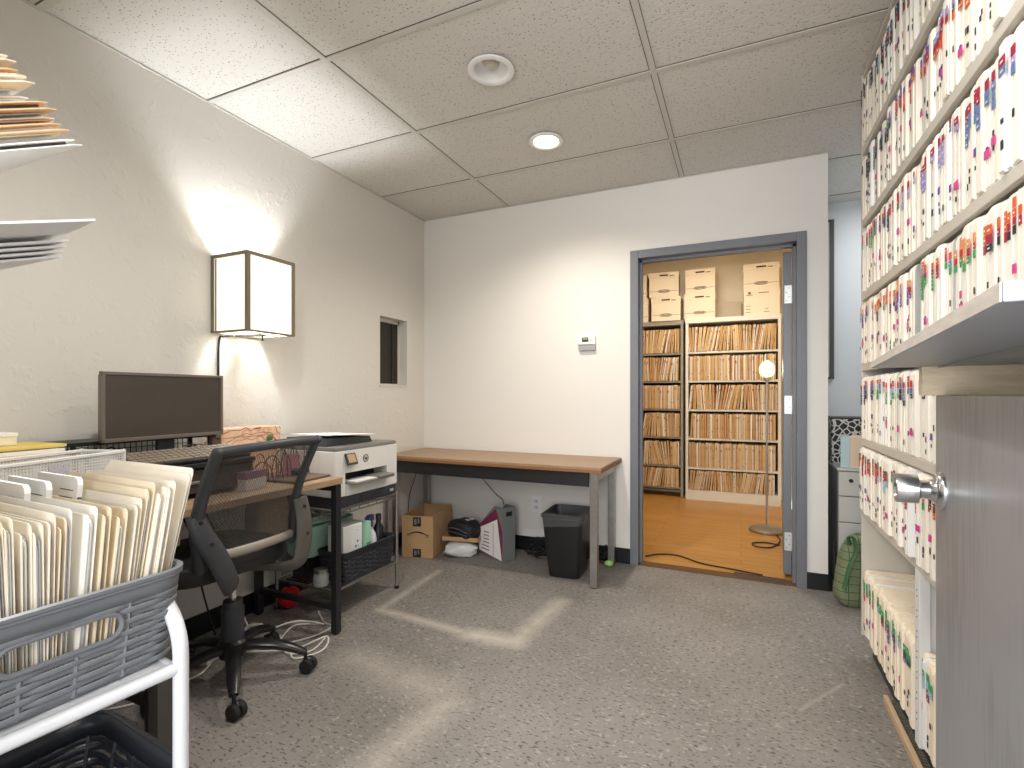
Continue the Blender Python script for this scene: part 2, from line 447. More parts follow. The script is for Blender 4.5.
f.build('window_frame', M('window_frame_paint', (208, 203, 196), 0.5), wn)
p = MB(); p.box(-0.092, -0.086, -hw+0.012, hw-0.012, 0.010, hh-0.024); p.build('pane', M('dark_glass', (50, 45, 40), 0.25, spec=0.3), wn)
p = MB(); p.box(-0.086, -0.080, hw-0.075, hw-0.012, 0.010, hh-0.024); p.build('sliding_sash', M('dark_sash', (40, 34, 29), 0.4), wn)
p = MB(); p.box(-0.087, -0.072, -hw+0.02, -hw+0.045, 0.105, 0.115, bev=0.003); p.build('latch', m_white, wn)

# far wall with doorway
DX0, DX1, DZ = -0.666, 0.345, 2.05; FW = 0.052
w = MB()
w.box(XL-0.13, DX0+0.01, YF, YF+0.12, 0, CEIL+0.06); w.box(DX1-0.01, XR, YF, YF+0.12, 0, CEIL+0.06); w.box(DX0+0.01, DX1-0.01, YF, YF+0.12, DZ-0.01, CEIL+0.06)
struct(w.build('wall_far', m_wall2))
# closet shell
sbox('wall_closet_left', -1.75, -1.65, YF+0.12, 6.0, 0, 2.75, m_closet)
sbox('wall_closet_right', 0.62, 0.72, YF+0.12+0.9, 6.0, 0, 2.75, m_closet)
sbox('wall_closet_side', 0.42, 0.45, YF+0.12, YF+0.12+0.9, 0, 2.75, m_closet)
sbox('wall_closet_return', 0.42, 0.72, YF+1.02, YF+1.06, 0, 2.75, m_closet)
sbox('wall_closet_back', -1.75, 0.72, 5.86, 6.0, 0, 2.75, m_closet)
sbox('wall_closet_header', -1.75, 0.45, YF+0.12, YF+0.13, DZ, 2.75, m_closet)
sbox('ceiling_closet', -1.75, 0.72, YF+0.12, 6.0, 2.66, 2.75, m_closet)
# beams under the closet ceiling that leave the pale recess between the box stacks
mb = MB(); mb.box(-0.26, 0.0, 5.78, 5.86, 1.93, 2.12); struct(mb.build('trim_3', M('closet_ledge', (196, 182, 160), 0.7)))
# rear area beyond the wall end
sbox('wall_rear', 0.45, 1.75, 4.12, 4.25, 0, CEIL+0.06, m_wallg)
sbox('wall_rear_left', 0.45, 0.453, YF+0.12, 4.12, 0, CEIL+0.06, m_wallg)
sbox('wall_rear_right', 1.70, 1.75, 2.60, 4.25, 0, CEIL+0.06, m_wallg)
sbox('wall_right', 0.80, 0.90, 0.2, 2.56, 0, CEIL+0.06, m_wallg)
sbox('wall_right_return', 0.90, 1.75, 2.50, 2.60, 0, CEIL+0.06, m_wallg)
# wall beside the entrance, out of the picture
sbox('wall_south', XL, -0.66, -0.16, -0.06, 0, CEIL+0.06, m_wall2)
sbox('wall_south_right', 0.262, 0.90, 0.19, 0.30, 0, CEIL+0.06, m_wall2)
# baseboards
b = MB(); b.box(XL, DX0, YF-0.006, YF, 0, 0.10); struct(b.build('baseboard_far', m_base))
b = MB(); b.box(DX1, XR, YF-0.006, YF, 0, 0.095); b.prism(arc((XR-0.004, YF+0.006, 0), 0.012, -PI/2, PI/4, 6) and [(XR-0.005, YF-0.006), (XR+0.012, YF-0.004), (XR+0.02, YF+0.012), (XR+0.012, YF+0.02), (XR, YF+0.01)], 0, 0.09)
b.box(XR, XR+0.006, YF, YF+0.12, 0, 0.10); struct(b.build('baseboard_far_end', m_base))
b = MB(); b.box(XL, XL+0.006, -0.06, YF, 0, 0.10); struct(b.build('baseboard_left', m_base))
b = MB(); b.box(0.453, 1.7, 4.114, 4.12, 0, 0.1); struct(b.build('baseboard_rear', m_base))

# door frame of the closet
f = MB()
f.box(DX0, DX0+FW, YF-0.014, YF+0.134, 0, DZ, bev=0.002); f.box(DX1-FW, DX1, YF-0.014, YF+0.134, 0, DZ, bev=0.002)
f.box(DX0+FW, DX1-FW, YF-0.014, YF+0.134, DZ-FW, DZ, bev=0.002)
f.box(DX0+FW, DX0+FW+0.016, YF+0.045, YF+0.085, 0, DZ-FW); f.box(DX1-FW-0.016, DX1-FW, YF+0.045, YF+0.085, 0, DZ-FW)
f.box(DX0+FW, DX1-FW, YF+0.045, YF+0.085, DZ-FW-0.016, DZ-FW)
struct(f.build('trim_doorframe', m_frame))
# open closet door, seen on its hinge edge
dr = thing('door_1', 'grey closet door standing open, seen on its hinge edge', 'door', (DX1-FW-0.012, YF+0.140, 0), R(-3.5)); struct(dr)
d = MB(); d.box(-0.046, -0.002, 0, 0.86, 0.02, DZ-FW-0.02, bev=0.002); d.build('leaf', m_frame, dr)
for z in (0.22, 1.05, 1.72):
    hg = MB(); hg.box(-0.040, 0.004, -0.0035, 0, z-0.055, z+0.055, bev=0.001)
    hg.tube([(0.006, -0.004, z-0.056), (0.006, -0.004, z+0.056)], 0.007, 10)
    hg.build('hinge', m_galv, dr)
    sc = MB()
    for (a, q) in ((-0.030, -0.038), (-0.014, -0.015), (-0.030, 0.012), (-0.014, 0.038)):
        sc.tube([(a, -0.0035, z+q), (a, -0.005, z+q)], 0.0035, 8)
    sc.build('screws', M('screw_zinc', (120, 120, 122), 0.4, 0.8), dr)
tr_ = MB(); tr_.box(DX0+FW, DX1-FW, YF+0.0, YF+0.085, 0.0, 0.004); struct(tr_.build('trim_threshold', M('threshold_edge', (96, 66, 36), 0.6)))

# ------------------------------------------------------------------ near Dutch door
hx, hy = 0.243, 0.330; th = R(-7.06)
nd = thing('door_2', 'grey brushed half door standing open with a ledge on top', 'door', (hx, hy, 0), th); struct(nd)   # local +y along the leaf, +x away from the room
DL = 0.894
def door_metal():
    m, nt, b = node_mat('brushed_door_metal')
    N = nt.nodes.new; L = nt.links.new
    tc = N('ShaderNodeTexCoord'); mp = N('ShaderNodeMapping'); mp.inputs['Scale'].default_value = (30, 30, 2.2)
    L(tc.outputs['Object'], mp.inputs['Vector'])
    n = N('ShaderNodeTexNoise'); n.inputs['Scale'].default_value = 3.0; n.inputs['Detail'].default_value = 5; L(mp.outputs['Vector'], n.inputs['Vector'])
    n2 = N('ShaderNodeTexNoise'); n2.inputs['Scale'].default_value = 3.5; n2.inputs['Detail'].default_value = 4; L(tc.outputs['Object'], n2.inputs['Vector'])
    ad = N('ShaderNodeMath'); ad.operation = 'ADD'; L(n.outputs['Fac'], ad.inputs[0]); L(n2.outputs['Fac'], ad.inputs[1])
    r = N('ShaderNodeValToRGB'); r.color_ramp.elements[0].position = 0.75; r.color_ramp.elements[1].position = 1.25
    r.color_ramp.elements[0].color = rgb((138, 140, 144)); r.color_ramp.elements[1].color = rgb((156, 158, 162))
    L(ad.outputs[0], r.inputs['Fac']); L(r.outputs['Color'], b.inputs['Base Color'])
    b.inputs['Metallic'].default_value = 0.15; b.inputs['Roughness'].default_value = 0.36
    bp = N('ShaderNodeBump'); bp.inputs['Strength'].default_value = 0.03; bp.inputs['Distance'].default_value = 0.001
    L(n.outputs['Fac'], bp.inputs['Height']); L(bp.outputs['Normal'], b.inputs['Normal'])
    return m
m_dmetal = door_metal()
m_rawwood = M('raw_pine', (242, 224, 194), 0.8, var=0.12, vscale=9, bump=0.5, bscale=40, stretch=(1.5, 1.5, 8))
d = MB(); d.box(0, 0.042, 0, DL, 0.012, 1.108, bev=0.0015); d.build('leaf', m_dmetal, nd)
ky, kz = DL-0.067, 0.930
k = MB()
k.lathe([(0.0355, 0), (0.0355, 0.004), (0.031, 0.010), (0.027, 0.012)], n=40, T=TR((0, ky, kz), (0, -PI/2, 0)))
k.build('rose', m_chrome, nd)
k = MB()
k.lathe([(0.022, 0.012), (0.0185, 0.019), (0.0175, 0.020), (0.0175, 0.034), (0.0195, 0.036), (0.0275, 0.038), (0.0275, 0.070), (0.0265, 0.072), (0.019, 0.072), (0.017, 0.069), (0.002, 0.069)], n=40, T=TR((0, ky, kz), (0, -PI/2, 0)))
k.build('knob', m_chrome, nd)
lb = MB(); lb.box(0.008, 0.034, DL-0.001, DL+0.0015, kz-0.03, kz+0.03); lb.build('latch_plate', m_steel, nd)
lg = MB(); lg.box(-0.106, 0.148, 0.039, DL-0.016, 1.164, 1.1768, bev=0.0012); lg.build('ledge', M('ledge_grey_paint', (158, 163, 170), 0.4, var=0.06, vscale=6), nd)
le = MB(); le.box(-0.1072, -0.1062, 0.040, DL-0.016, 1.1645, 1.1763); le.build('ledge_edge', M('raw_board_edge', (206, 198, 188), 0.8, var=0.12, vscale=30, stretch=(6, 1, 6)), nd)
st = MB(); st.box(-0.004, 0.004, 0.07, DL-0.03, 1.161, 1.164); st.build('seam_strip', M('seam_strip_grey', (150, 153, 158), 0.5), nd)
cl = MB(); cl.box(-0.028, 0.15, DL-0.045, DL-0.010, 1.108, 1.164, bev=0.002); cl.build('cleat', m_rawwood, nd)
cl = MB(); cl.box(0.004, 0.038, 0.07, 0.12, 1.108, 1.164, bev=0.002); cl.build('cleat', m_rawwood, nd)
for z in (0.2, 0.95):
    hg = MB(); hg.tube([(0.0, -0.006, z-0.05), (0.0, -0.006, z+0.05)], 0.007, 10); hg.box(0.002, 0.036, -0.004, 0.0, z-0.05, z+0.05); hg.build('hinge', m_steel, nd)

# ------------------------------------------------------------------ lights
def light(name, typ, loc, energy, col=(255,255,255), size=None, rot=None, **kw):
    l = bpy.data.lights.new(name, typ); l.energy = energy; l.color = [c / 255.0 for c in col]
    if size is not None:
        if typ == 'AREA': l.size = size
        else: l.shadow_soft_size = size
    for k_, v_ in kw.items(): setattr(l, k_, v_)
    o = bpy.data.objects.new(name, l); C.objects.link(o); o.location = loc
    if rot: o.rotation_euler = rot
    return o
def downlight(name, label, x, y, lit, r=0.098):
    t = thing(name, label, 'ceiling light', (x, y, CEIL), 0, 'recessed ceiling lights' if False else None)
    m = MB(); m.lathe([(r, -0.001), (r, -0.006), (r-0.012, -0.010), (r*0.74, -0.006), (r*0.70, 0.0)], n=40, cap=False)
    m.build('trim_ring', m_white, t)
    m = MB(); m.lathe([(r*0.72, -0.004), (r*0.60, 0.05), (r*0.52, 0.058)], n=40, cap=False); 
    bf = m.build('baffle', M('baffle_white', (214, 212, 206), 0.5), t)
    m = MB()
    if lit: m.lathe([(0.001, -0.003), (r*0.5, -0.002), (r*0.70, 0.002)], n=40, cap=False); m.build('lens', emission('lit_lens', (255, 226, 186), 14.0), t)
    else: m.lathe([(0.001, 0.012), (r*0.22, 0.014), (r*0.38, 0.026), (r*0.45, 0.045)], n=40, cap=False); m.build('bulb', M('unlit_bulb', (200, 194, 182), 0.35), t)
    return t
downlight('recessed_light', 'unlit recessed downlight with a white ring and a bulb showing inside', -0.966, 1.841, False)
downlight('recessed_light.001', 'lit recessed downlight glowing warm near the far wall', -0.964, 2.474, True, 0.092)
light('key_downlight', 'SPOT', (-0.964, 2.474, CEIL-0.02), KEY, (255, 230, 200), 0.05, spot_size=R(150), spot_blend=0.85)
# ------------------------------------------------------------------ wall sconce
s = thing('wall_sconce', 'lit box sconce with pale fabric panels in a bronze frame on the textured wall', 'wall lamp', (XL, 1.66, 1.40))
sx, sy, sz = 0.25, 0.13, 0.366
m_bronze = M('aged_bronze', (124, 112, 96), 0.45, 0.3)
f = MB(); fw = 0.017
for y in (-sy, sy-fw):
    for x in (0.001, sx-fw): f.box(x, x+fw, y, y+fw, 0, sz)
    f.box(fw, sx-fw, y, y+fw, sz-0.016, sz); f.box(fw, sx-fw, y, y+fw, 0, 0.008)
f.box(sx-fw, sx, -sy+fw, sy-fw, sz-0.016, sz); f.box(sx-fw, sx, -sy+fw, sy-fw, 0, 0.008)
f.box(0.001, 0.02, -sy+fw, sy-fw, sz-0.03, sz-0.016); f.box(0.001, 0.02, -sy+fw, sy-fw, 0.0, 0.014)
for y in (-sy+0.002, sy-0.006): f.box(0.028, 0.034, y, y+0.004, 0.006, sz-0.02)
f.build('frame', m_bronze, s)
m_shade = shade_material('sconce_fabric', (255, 252, 238), SCONCE_EMIT)
p = MB(); p.box(sx-0.010, sx-0.006, -sy+fw, sy-fw, 0.008, sz-0.016); p.build('shade_panel', m_shade, s)
for y in (-sy+0.006, sy-0.010):
    p = MB(); p.box(0.004, sx-fw, y, y+0.004, 0.008, sz-0.016); p.build('shade_panel', m_shade, s)
b = MB(); b.lathe([(0.016, 0.05), (0.016, 0.10), (0.022, 0.105)], (0.125, 0, 0), 16); b.box(0.0, 0.125, -0.008, 0.008, 0.055, 0.067); b.build('lamp_holder', m_white, s)
b = MB(); b.ball((0.125, 0, 0.15), 0.03, 0.03, 0.038); b.build('bulb', emission('sconce_bulb', (252, 252, 246), 12.0), s)
c = MB(); c.box(0.03, 0.20, -0.03, 0.02, -0.006, 0.0); c.tube([(0.17, 0.01, -0.004), (0.17, 0.01, -0.03)], 0.004, 8); c.build('switch_bar', M('bronze_bar', (60, 54, 46), 0.5), s)
MB().tube([Vector(q)-Vector((XL, 1.66, 1.40)) for q in smooth_path([(XL+0.06, 1.60, 1.394), (XL+0.03, 1.575, 1.388), (XL+0.009, 1.566, 1.37), (XL+0.007, 1.563, 1.2), (XL+0.007, 1.560, 1.02), (XL+0.007, 1.566, 0.965), (XL+0.008, 1.575, 0.74)])], 0.005, 8).build('power_cord', m_cable_b, s)
light('sconce_light', 'POINT', (XL+0.125, 1.66, 1.60), SCONCE, (232, 242, 255), 0.035)

# ------------------------------------------------------------------ thermostat and outlet on the far wall
t = thing('thermostat', 'white thermostat with a small dark screen and grey lower half on the far wall', 'thermostat', (-0.958, YF, 1.41))
b = MB(); b.box(-0.055, 0.06, -0.022, 0.002, 0.0, 0.042, bev=0.003); b.build('base', M('thermostat_grey', (158, 160, 160), 0.5), t)
b = MB(); b.box(-0.064, 0.060, -0.028, 0, 0.040, 0.096, bev=0.004); b.build('cover', m_white, t)
b = MB(); b.box(-0.030, 0.014, -0.0295, -0.028, 0.058, 0.088); b.build('screen', M('lcd_dark', (66, 66, 50), 0.2), t)
b = MB(); b.box(-0.022, -0.006, -0.030, -0.0295, 0.072, 0.084); b.box(-0.004, 0.008, -0.030, -0.0295, 0.072, 0.084); b.build('digits', M('lcd_digit', (168, 166, 138), 0.4), t)
b = MB(); 
for q in range(2): b.box(0.024+q*0.012, 0.032+q*0.012, -0.030, -0.028, 0.064, 0.080, bev=0.001)
b.build('buttons', M('thermostat_button', (205, 200, 194), 0.5), t)
t = thing('wall_outlet', 'white duplex outlet plate low on the far wall under the table', 'outlet', (-1.334, YF, 0.335))
b = MB(); b.box(-0.036, 0.036, -0.006, 0, -0.058, 0.058, bev=0.002); b.build('plate', m_white, t)
for z in (-0.022, 0.022):
    b = MB(); b.box(-0.017, 0.017, -0.009, -0.005, z-0.014, z+0.014, bev=0.002); b.build('socket', M('outlet_white', (214, 214, 212), 0.4), t)
    b = MB(); b.box(-0.008, -0.005, -0.0098, -0.009, z-0.004, z+0.006); b.box(0.005, 0.008, -0.0098, -0.009, z-0.004, z+0.006); b.build('slots', m_black, t)

# ------------------------------------------------------------------ long table on the far wall
TX0, TX1, TY0, TY1, TZ = -2.265, -0.722, 2.705, 3.222, 0.698
t = thing('work_table', 'long narrow table with a wood laminate top and square steel legs along the far wall', 'table', ((TX0+TX1)/2, (TY0+TY1)/2, 0))
hx_, hy_ = (TX1-TX0)/2, (TY1-TY0)/2
m_lam = M('oak_laminate', (156, 128, 100), 0.42, var=0.12, vscale=5, stretch=(1.2, 14, 14))
b = MB(); b.box(-hx_, hx_, -hy_, hy_, TZ-0.032, TZ, bev=0.003); b.build('tabletop', m_lam, t)
b = MB(); b.box(-hx_-0.001, hx_+0.002, -hy_-0.002, -hy_+0.001, TZ-0.031, TZ-0.014); b.box(hx_-0.001, hx_+0.002, -hy_, hy_, TZ-0.031, TZ-0.012); b.build('edge_band', M('edge_band_tan', (140, 98, 62), 0.5), t)
b = MB(); b.box(-hx_+0.05, hx_-0.085, -hy_+0.035, -hy_+0.055, TZ-0.118, TZ-0.032); b.build('apron', M('black_apron', (36, 36, 38), 0.45), t)
b = MB(); b.box(hx_-0.066, hx_-0.036, -hy_+0.07, hy_-0.03, TZ-0.085, TZ-0.034); b.box(-hx_+0.036, -hx_+0.066, -hy_+0.07, hy_-0.03, TZ-0.085, TZ-0.034); b.build('side_rail', m_steel, t)
for x in (-hx_+0.025, hx_-0.075):
    for y in (-hy_+0.03, hy_-0.07):
        b = MB(); b.box(x, x+0.042, y, y+0.042, 0.004, TZ-0.033, bev=0.002); lgx = b.build('leg', m_steel, t)
        b = MB(); b.box(x+0.004, x+0.038, y+0.004, y+0.038, 0, 0.006); b.build('foot', m_rubber, lgx)

# carton with the upside-down curve, open at the top
t = thing('cardboard_box', 'open brown carton printed with an upside-down smile curve under the table', 'box', (-2.02, 2.775, 0), R(13))
bw, bd, bh, tk = 0.112, 0.385, 0.285, 0.005
b = MB()
b.box(-bw, bw, 0, tk, 0, bh); b.box(-bw, bw, bd-tk, bd, 0, bh); b.box(-bw, -bw+tk, tk, bd-tk, 0, bh); b.box(bw-tk, bw, tk, bd-tk, 0, bh); b.box(-bw, bw, 0, bd, 0, tk)
b.build('carton', m_card, t)
m_ink = M('black_ink', (32, 28, 26), 0.6)
b = MB()
pts = [(x_, -0.0015, 0.165 + 0.022*math.cos(x_/0.062*1.35)) for x_ in [-0.075+0.15*i/14 for i in range(15)]]
b.tube([(p_[0], -0.0005, p_[2]-0.01) for p_ in pts], [0.0022+0.0022*math.sin(PI*i/14) for i in range(15)], 6)
b.tube([(0.060, -0.0005, 0.142), (0.078, -0.0005, 0.146), (0.077, -0.0005, 0.164)], 0.002, 6)
b.build('printed_smile', m_ink, t)
for z0, z1 in ((0.215, 0.278), (0.006, 0.062)):
    b = MB(); b.box(-0.032, 0.026, -0.0012, 0, z0, z1); tp = b.build('tape', M('dark_tape', (34, 34, 36), 0.35), t)
    b = MB(); b.box(-0.022, -0.006, -0.0018, -0.0012, z0+0.012, z1-0.012); b.box(0.002, 0.014, -0.0018, -0.0012, z0+0.02, z1-0.008); b.build('tape_print', M('tape_print', (120, 124, 130), 0.4), tp)

# loose things beside it
def lump(name, c, sx_, sy_, sz_, m, seed, amp=0.25, power=0.7, n=28, parent=None, fr=3.0, rot=0):
    def fn(p):
        d = noise.noise(Vector((p.x/sx_, p.y/sy_, p.z/sz_))*fr*0.5 + Vector((seed*7.1, seed*3.3, seed)))
        d2 = noise.noise(Vector((p.x/sx_, p.y/sy_, p.z/sz_))*fr*1.7 + Vector((seed*2.1, seed, seed*5)))
        q = p * (1 + amp*d + amp*0.45*d2)
        q.z = max(q.z, -sz_*0.93); return q
    b = MB(); b.ball((0, 0, sz_*0.93), sx_, sy_, sz_, n, 0, None, fn, power)
    return b.build(name, m, parent, c, (0, 0, rot))
tag(lump('plastic_bag', (-1.785, 2.955, 0.0), 0.110, 0.09, 0.046, M('white_film', (222, 224, 226), 0.3, bump=0.4, bscale=25), 3, 0.22, rot=0.3), 'crumpled white plastic bag on the floor beside the brown carton', 'plastic bag')
t = thing('card_tray', 'shallow brown card tray lying on the crumpled white bag', 'tray', (-1.795, 3.02, 0.100), R(12))
b = MB(); b.box(-0.13, 0.13, -0.10, 0.10, 0, 0.004)
for a in ((-0.13, 0.13, -0.10, -0.096), (-0.13, 0.13, 0.096, 0.10), (-0.13, -0.126, -0.10, 0.10), (0.126, 0.13, -0.10, 0.10)): b.box(a[0], a[1], a[2], a[3], 0, 0.03)
b.build('tray_body', m_card, t)
t = thing('pouch', 'black zippered pouch with pale printed panel on the card tray', 'pouch', (-1.795, 3.02, 0.1045), R(-18))
def pf(p): return Vector((p.x, p.y, p.z*(1.0+0.25*math.cos(p.x*14))))
b = MB(); b.ball((0, 0, 0.058), 0.128, 0.085, 0.060, 24, 0, None, pf, 0.62); b.build('pouch_body', M('black_nylon', (28, 29, 32), 0.6, bump=0.3, bscale=60), t)
b = MB(); b.tube([(-0.10, -0.080, 0.062), (-0.03, -0.088, 0.078), (0.04, -0.088, 0.078), (0.11, -0.078, 0.06)], 0.0035, 6); b.tube([(-0.10, -0.080, 0.044), (-0.03, -0.088, 0.048), (0.04, -0.088, 0.048), (0.11, -0.078, 0.042)], 0.0025, 6); b.build('zipper', M('zip_grey', (140, 142, 146), 0.4, 0.5), t)
b = MB()
for i in range(3):
    for j in range(2): b.box(-0.07+i*0.045, -0.035+i*0.045, -0.02+j*0.035, 0.008+j*0.035, 0.116, 0.131, bev=0.003)
b.build('printed_panel', M('pale_print', (196, 198, 200), 0.5), t)

# leaning cover: grey magazine box with white and maroon board
t = thing('magazine_box', 'grey upright magazine file printed white and maroon standing under the table', 'magazine file', (-1.468, 3.045, 0), R(245))
m_mag = M('magazine_grey', (118, 124, 124), 0.5)
prof = [(-0.20, 0.02), (-0.02, 0.0), (0.075, 0.0), (0.075, 0.36), (-0.02, 0.36), (-0.115, 0.27), (-0.20, 0.20)]
b = MB(); b.prism(prof, -0.002, 0.002, 'x', 0); b.prism(prof, 0.098, 0.102, 'x', 0)
b.box(0.002, 0.098, 0.071, 0.075, 0, 0.36); b.box(0.002, 0.098, -0.01, 0.075, 0, 0.004)
b.build('file_body', m_mag, t)
b = MB(); pr = [(-0.195, 0.025), (0.070, 0.004), (0.070, 0.20), (0.0, 0.345), (-0.115, 0.262), (-0.195, 0.196)]
b.prism(pr, 0.1025, 0.1035, 'x', 0); b.build('maroon_cover', M('maroon_card', (122, 44, 76), 0.5), t)
b = MB(); b.prism([(-0.19, 0.03), (0.064, 0.008), (0.015, 0.275), (-0.185, 0.185)], 0.1036, 0.1042, 'x'); b.build('white_panel', m_paper, t)
b = MB()
for i in range(6): b.box(0.1043, 0.1046, -0.16+0.006*i, -0.075, 0.045+0.024*i, 0.052+0.024*i)
b.box(0.1043, 0.1046, -0.03, -0.026, 0.02, 0.24); b.build('print_lines', M('maroon_print', (140, 84, 106), 0.6), t)
b = MB(); b.box(0.025, 0.075, 0.075, 0.0765, 0.30, 0.33); b.build('badge', m_ink, t)
# heap of cables by the skirting
def squiggle(seed, c, rx, ry, zmax, n, r, m, name, label, cat='cable', parent=None):
    rr = random.Random(seed); P = []
    for i in range(n):
        a = rr.uniform(0, 2*PI); q = rr.uniform(0.3, 1)
        P.append((c[0]+rx*q*math.cos(a), c[1]+ry*q*math.sin(a), max(r, c[2]+r+rr.uniform(0, zmax))))
    o = MB().tube(smooth_path(P, 5), r, 6).build(name, m, parent)
    if label: tag(o, label, cat)
    return o
squiggle(5, (-1.27, 3.14, 0), 0.125, 0.06, 0.14, 40, 0.0045, m_cable_b, 'cable_heap', 'tangled heap of black cables by the baseboard between magazine file and bin')
squiggle(8, (-0.83, 3.17, 0), 0.045, 0.04, 0.12, 14, 0.0035, m_cable_b, 'power_lead', 'black lead bunched behind the far steel table leg near the doorway')
o = MB().ball((0, 0, 0.02), 0.03, 0.022, 0.02, 14).build('green_tie', M('lime_plastic', (150, 196, 110), 0.4, bump=0.5, bscale=80), None, (-0.785, 3.13, 0.001)); tag(o, 'small lime green plastic scrap at the foot of the steel table leg', 'plastic scrap')
o = MB().tube(smooth_path([(-1.92, 3.224, 0.66), (-1.86, 3.222, 0.60), (-1.74, 3.22, 0.47), (-1.64, 3.215, 0.38), (-1.58, 3.20, 0.34), (-1.56, 3.18, 0.20), (-1.58, 3.17, 0.02)]), 0.0028, 6).build('wall_cable', m_cable_b); tag(o, 'thin black cable sagging along the far wall under the table', 'cable')
o = MB().tube(smooth_path([(XL+0.02, 3.10, 0.66), (XL+0.03, 3.08, 0.5), (XL+0.02, 3.02, 0.36), (XL+0.02, 3.0, 0.16), (XL+0.03, 3.0, 0.015)]), 0.0025, 6).build('corner_cable', m_cable_b); tag(o, 'thin black cable hanging in the corner behind the brown carton', 'cable')

# ------------------------------------------------------------------ waste bin with liner
t = thing('waste_bin', 'black plastic waste bin with a clear liner folded over its rim', 'waste bin', (-0.995, 2.94, 0), R(3))
b = MB(); H0 = 0.385
def ring(wx, wy, z, rr_=0.03, n=5):
    out = []
    for (sx_, sy_, a0) in ((1, 1, 0), (-1, 1, PI/2), (-1, -1, PI), (1, -1, 3*PI/2)):
        for i in range(n+1):
            a = a0 + PI/2*i/n; out.append((sx_*(wx-rr_)+rr_*math.cos(a), sy_*(wy-rr_)+rr_*math.sin(a), z))
    return out
def loft(mb, rings, mat=0, smooth=True, cap0=False, cap1=False):
    n = len(rings[0]); vs = [p for r_ in rings for p in r_]; fs = []
    for i in range(len(rings)-1):
        for q in range(n):
            q2 = (q+1) % n; fs.append((i*n+q, i*n+q2, (i+1)*n+q2, (i+1)*n+q))
    if cap0: fs.append(tuple(range(n))[::-1])
    if cap1: fs.append(tuple(range((len(rings)-1)*n, len(rings)*n)))
    mb.add(vs, fs, mat, smooth)
loft(b, [ring(0.095, 0.115, 0.0), ring(0.098, 0.118, 0.01), ring(0.128, 0.158, H0-0.02), ring(0.134, 0.164, H0-0.018), ring(0.134, 0.164, H0), ring(0.126, 0.156, H0), ring(0.092, 0.112, 0.012)], cap0=True, cap1=True)
b.build('bin_body', M('bin_black', (26, 27, 29), 0.38), t)
b = MB(); rr_ = random.Random(4); rings = []
prof = [(0.137, 0.167, H0-0.07, 0.012, 0.004), (0.138, 0.168, H0-0.04, 0.008, 0.004), (0.139, 0.169, H0+0.004, 0.012, 0.003), (0.120, 0.150, H0+0.006, 0.010, 0.006), (0.108, 0.136, H0-0.06, 0.012, 0.012), (0.100, 0.126, H0-0.15, 0.012, 0.012)]
for wx, wy, z, az, ax_ in prof:
    r_ = []
    for i, p_ in enumerate(ring(wx, wy, z, 0.03, 9)):
        q = noise.noise(Vector((p_[0]*30, p_[1]*30, z*9))); 
        k_ = 1+abs(q)*ax_*10; sag = 0.03*(p_[0]+0.134)/0.268 if z < H0-0.03 and az == 0.012 and wx > 0.13 else 0
        r_.append((p_[0]*k_ if wx > 0.13 else p_[0]*(1-abs(q)*ax_*8), p_[1]*k_ if wx > 0.13 else p_[1]*(1-abs(q)*ax_*8), z+q*az*2+sag))
    rings.append(r_)
loft(b, rings); b.build('bin_liner', clear_glass('liner_film', 0.08, (205, 208, 212)), t)
# ------------------------------------------------------------------ desk with a keyboard riser
DZ_ = 0.725
m_desk = M('weathered_oak', (168, 142, 112), 0.5, var=0.18, vscale=6, stretch=(10, 1.2, 10))
m_desk_edge = M('desk_edge', (132, 108, 84), 0.55)
m_blackmetal = M('black_metal', (34, 35, 37), 0.4)
t = thing('desk', 'oak-topped desk on black square metal legs along the textured wall', 'desk', (-1.98, 1.37, 0))
b = MB(); b.box(-0.285, 0.272, -0.43, 0.398, DZ_-0.03, DZ_, bev=0.003); b.build('desktop', m_desk, t)
for x in (-0.275, 0.238):
    for y in (-0.42, 0.358):
        b = MB(); b.box(x, x+0.032, y, y+0.032, 0.006, DZ_-0.031, bev=0.002); l_ = b.build('leg', m_blackmetal, t)
        b = MB(); b.lathe([(0.014, 0), (0.014, 0.007)], (x+0.016, y+0.016, 0), 12); b.build('foot', m_rubber, l_)
for q in ((-0.243, 0.238, 0.362, 0.388, 0.11, 0.136), (-0.243, 0.238, 0.362, 0.388, DZ_-0.062, DZ_-0.031), (-0.243, 0.238, -0.416, -0.39, 0.11, 0.136), (-0.243, 0.238, -0.416, -0.39, DZ_-0.062, DZ_-0.031), (-0.27, -0.245, -0.39, 0.36, DZ_-0.062, DZ_-0.031)):
    MB().box(*q).build('cross_bar', m_blackmetal, t)

t = thing('desk_riser', 'black two-level riser on the desk under monitor and keyboard', 'desk riser', (-2.0, 1.13, DZ_))
b = MB(); b.box(-0.26, 0.165, -0.21, 0.285, 0.115, 0.132, bev=0.003); b.build('platform', m_black, t)
b = MB(); b.box(-0.24, 0.155, -0.205, -0.19, 0.0, 0.115); b.box(-0.24, 0.155, 0.265, 0.28, 0.0, 0.115); b.build('side_panel', M('riser_brown', (72, 60, 50), 0.5), t)
b = MB(); b.box(0.142, 0.150, -0.19, 0.265, 0.02, 0.105); fr_ = b.build('drawer_front', M('riser_drawer', (58, 50, 44), 0.45), t)
b = MB(); b.box(0.150, 0.157, 0.0, 0.07, 0.055, 0.065, bev=0.002); b.build('drawer_pull', m_steel, fr_)
b = MB(); b.box(-0.262, -0.10, -0.235, 0.30, 0.205, 0.219, bev=0.002); b.build('upper_shelf', m_black, t)
for y in (-0.20, 0.278):
    b = MB(); b.box(-0.25, -0.24, y-0.006, y+0.006, 0.132, 0.205); b.box(-0.115, -0.105, y-0.006, y+0.006, 0.132, 0.205); b.build('shelf_post', m_blackmetal, t)
b = MB()
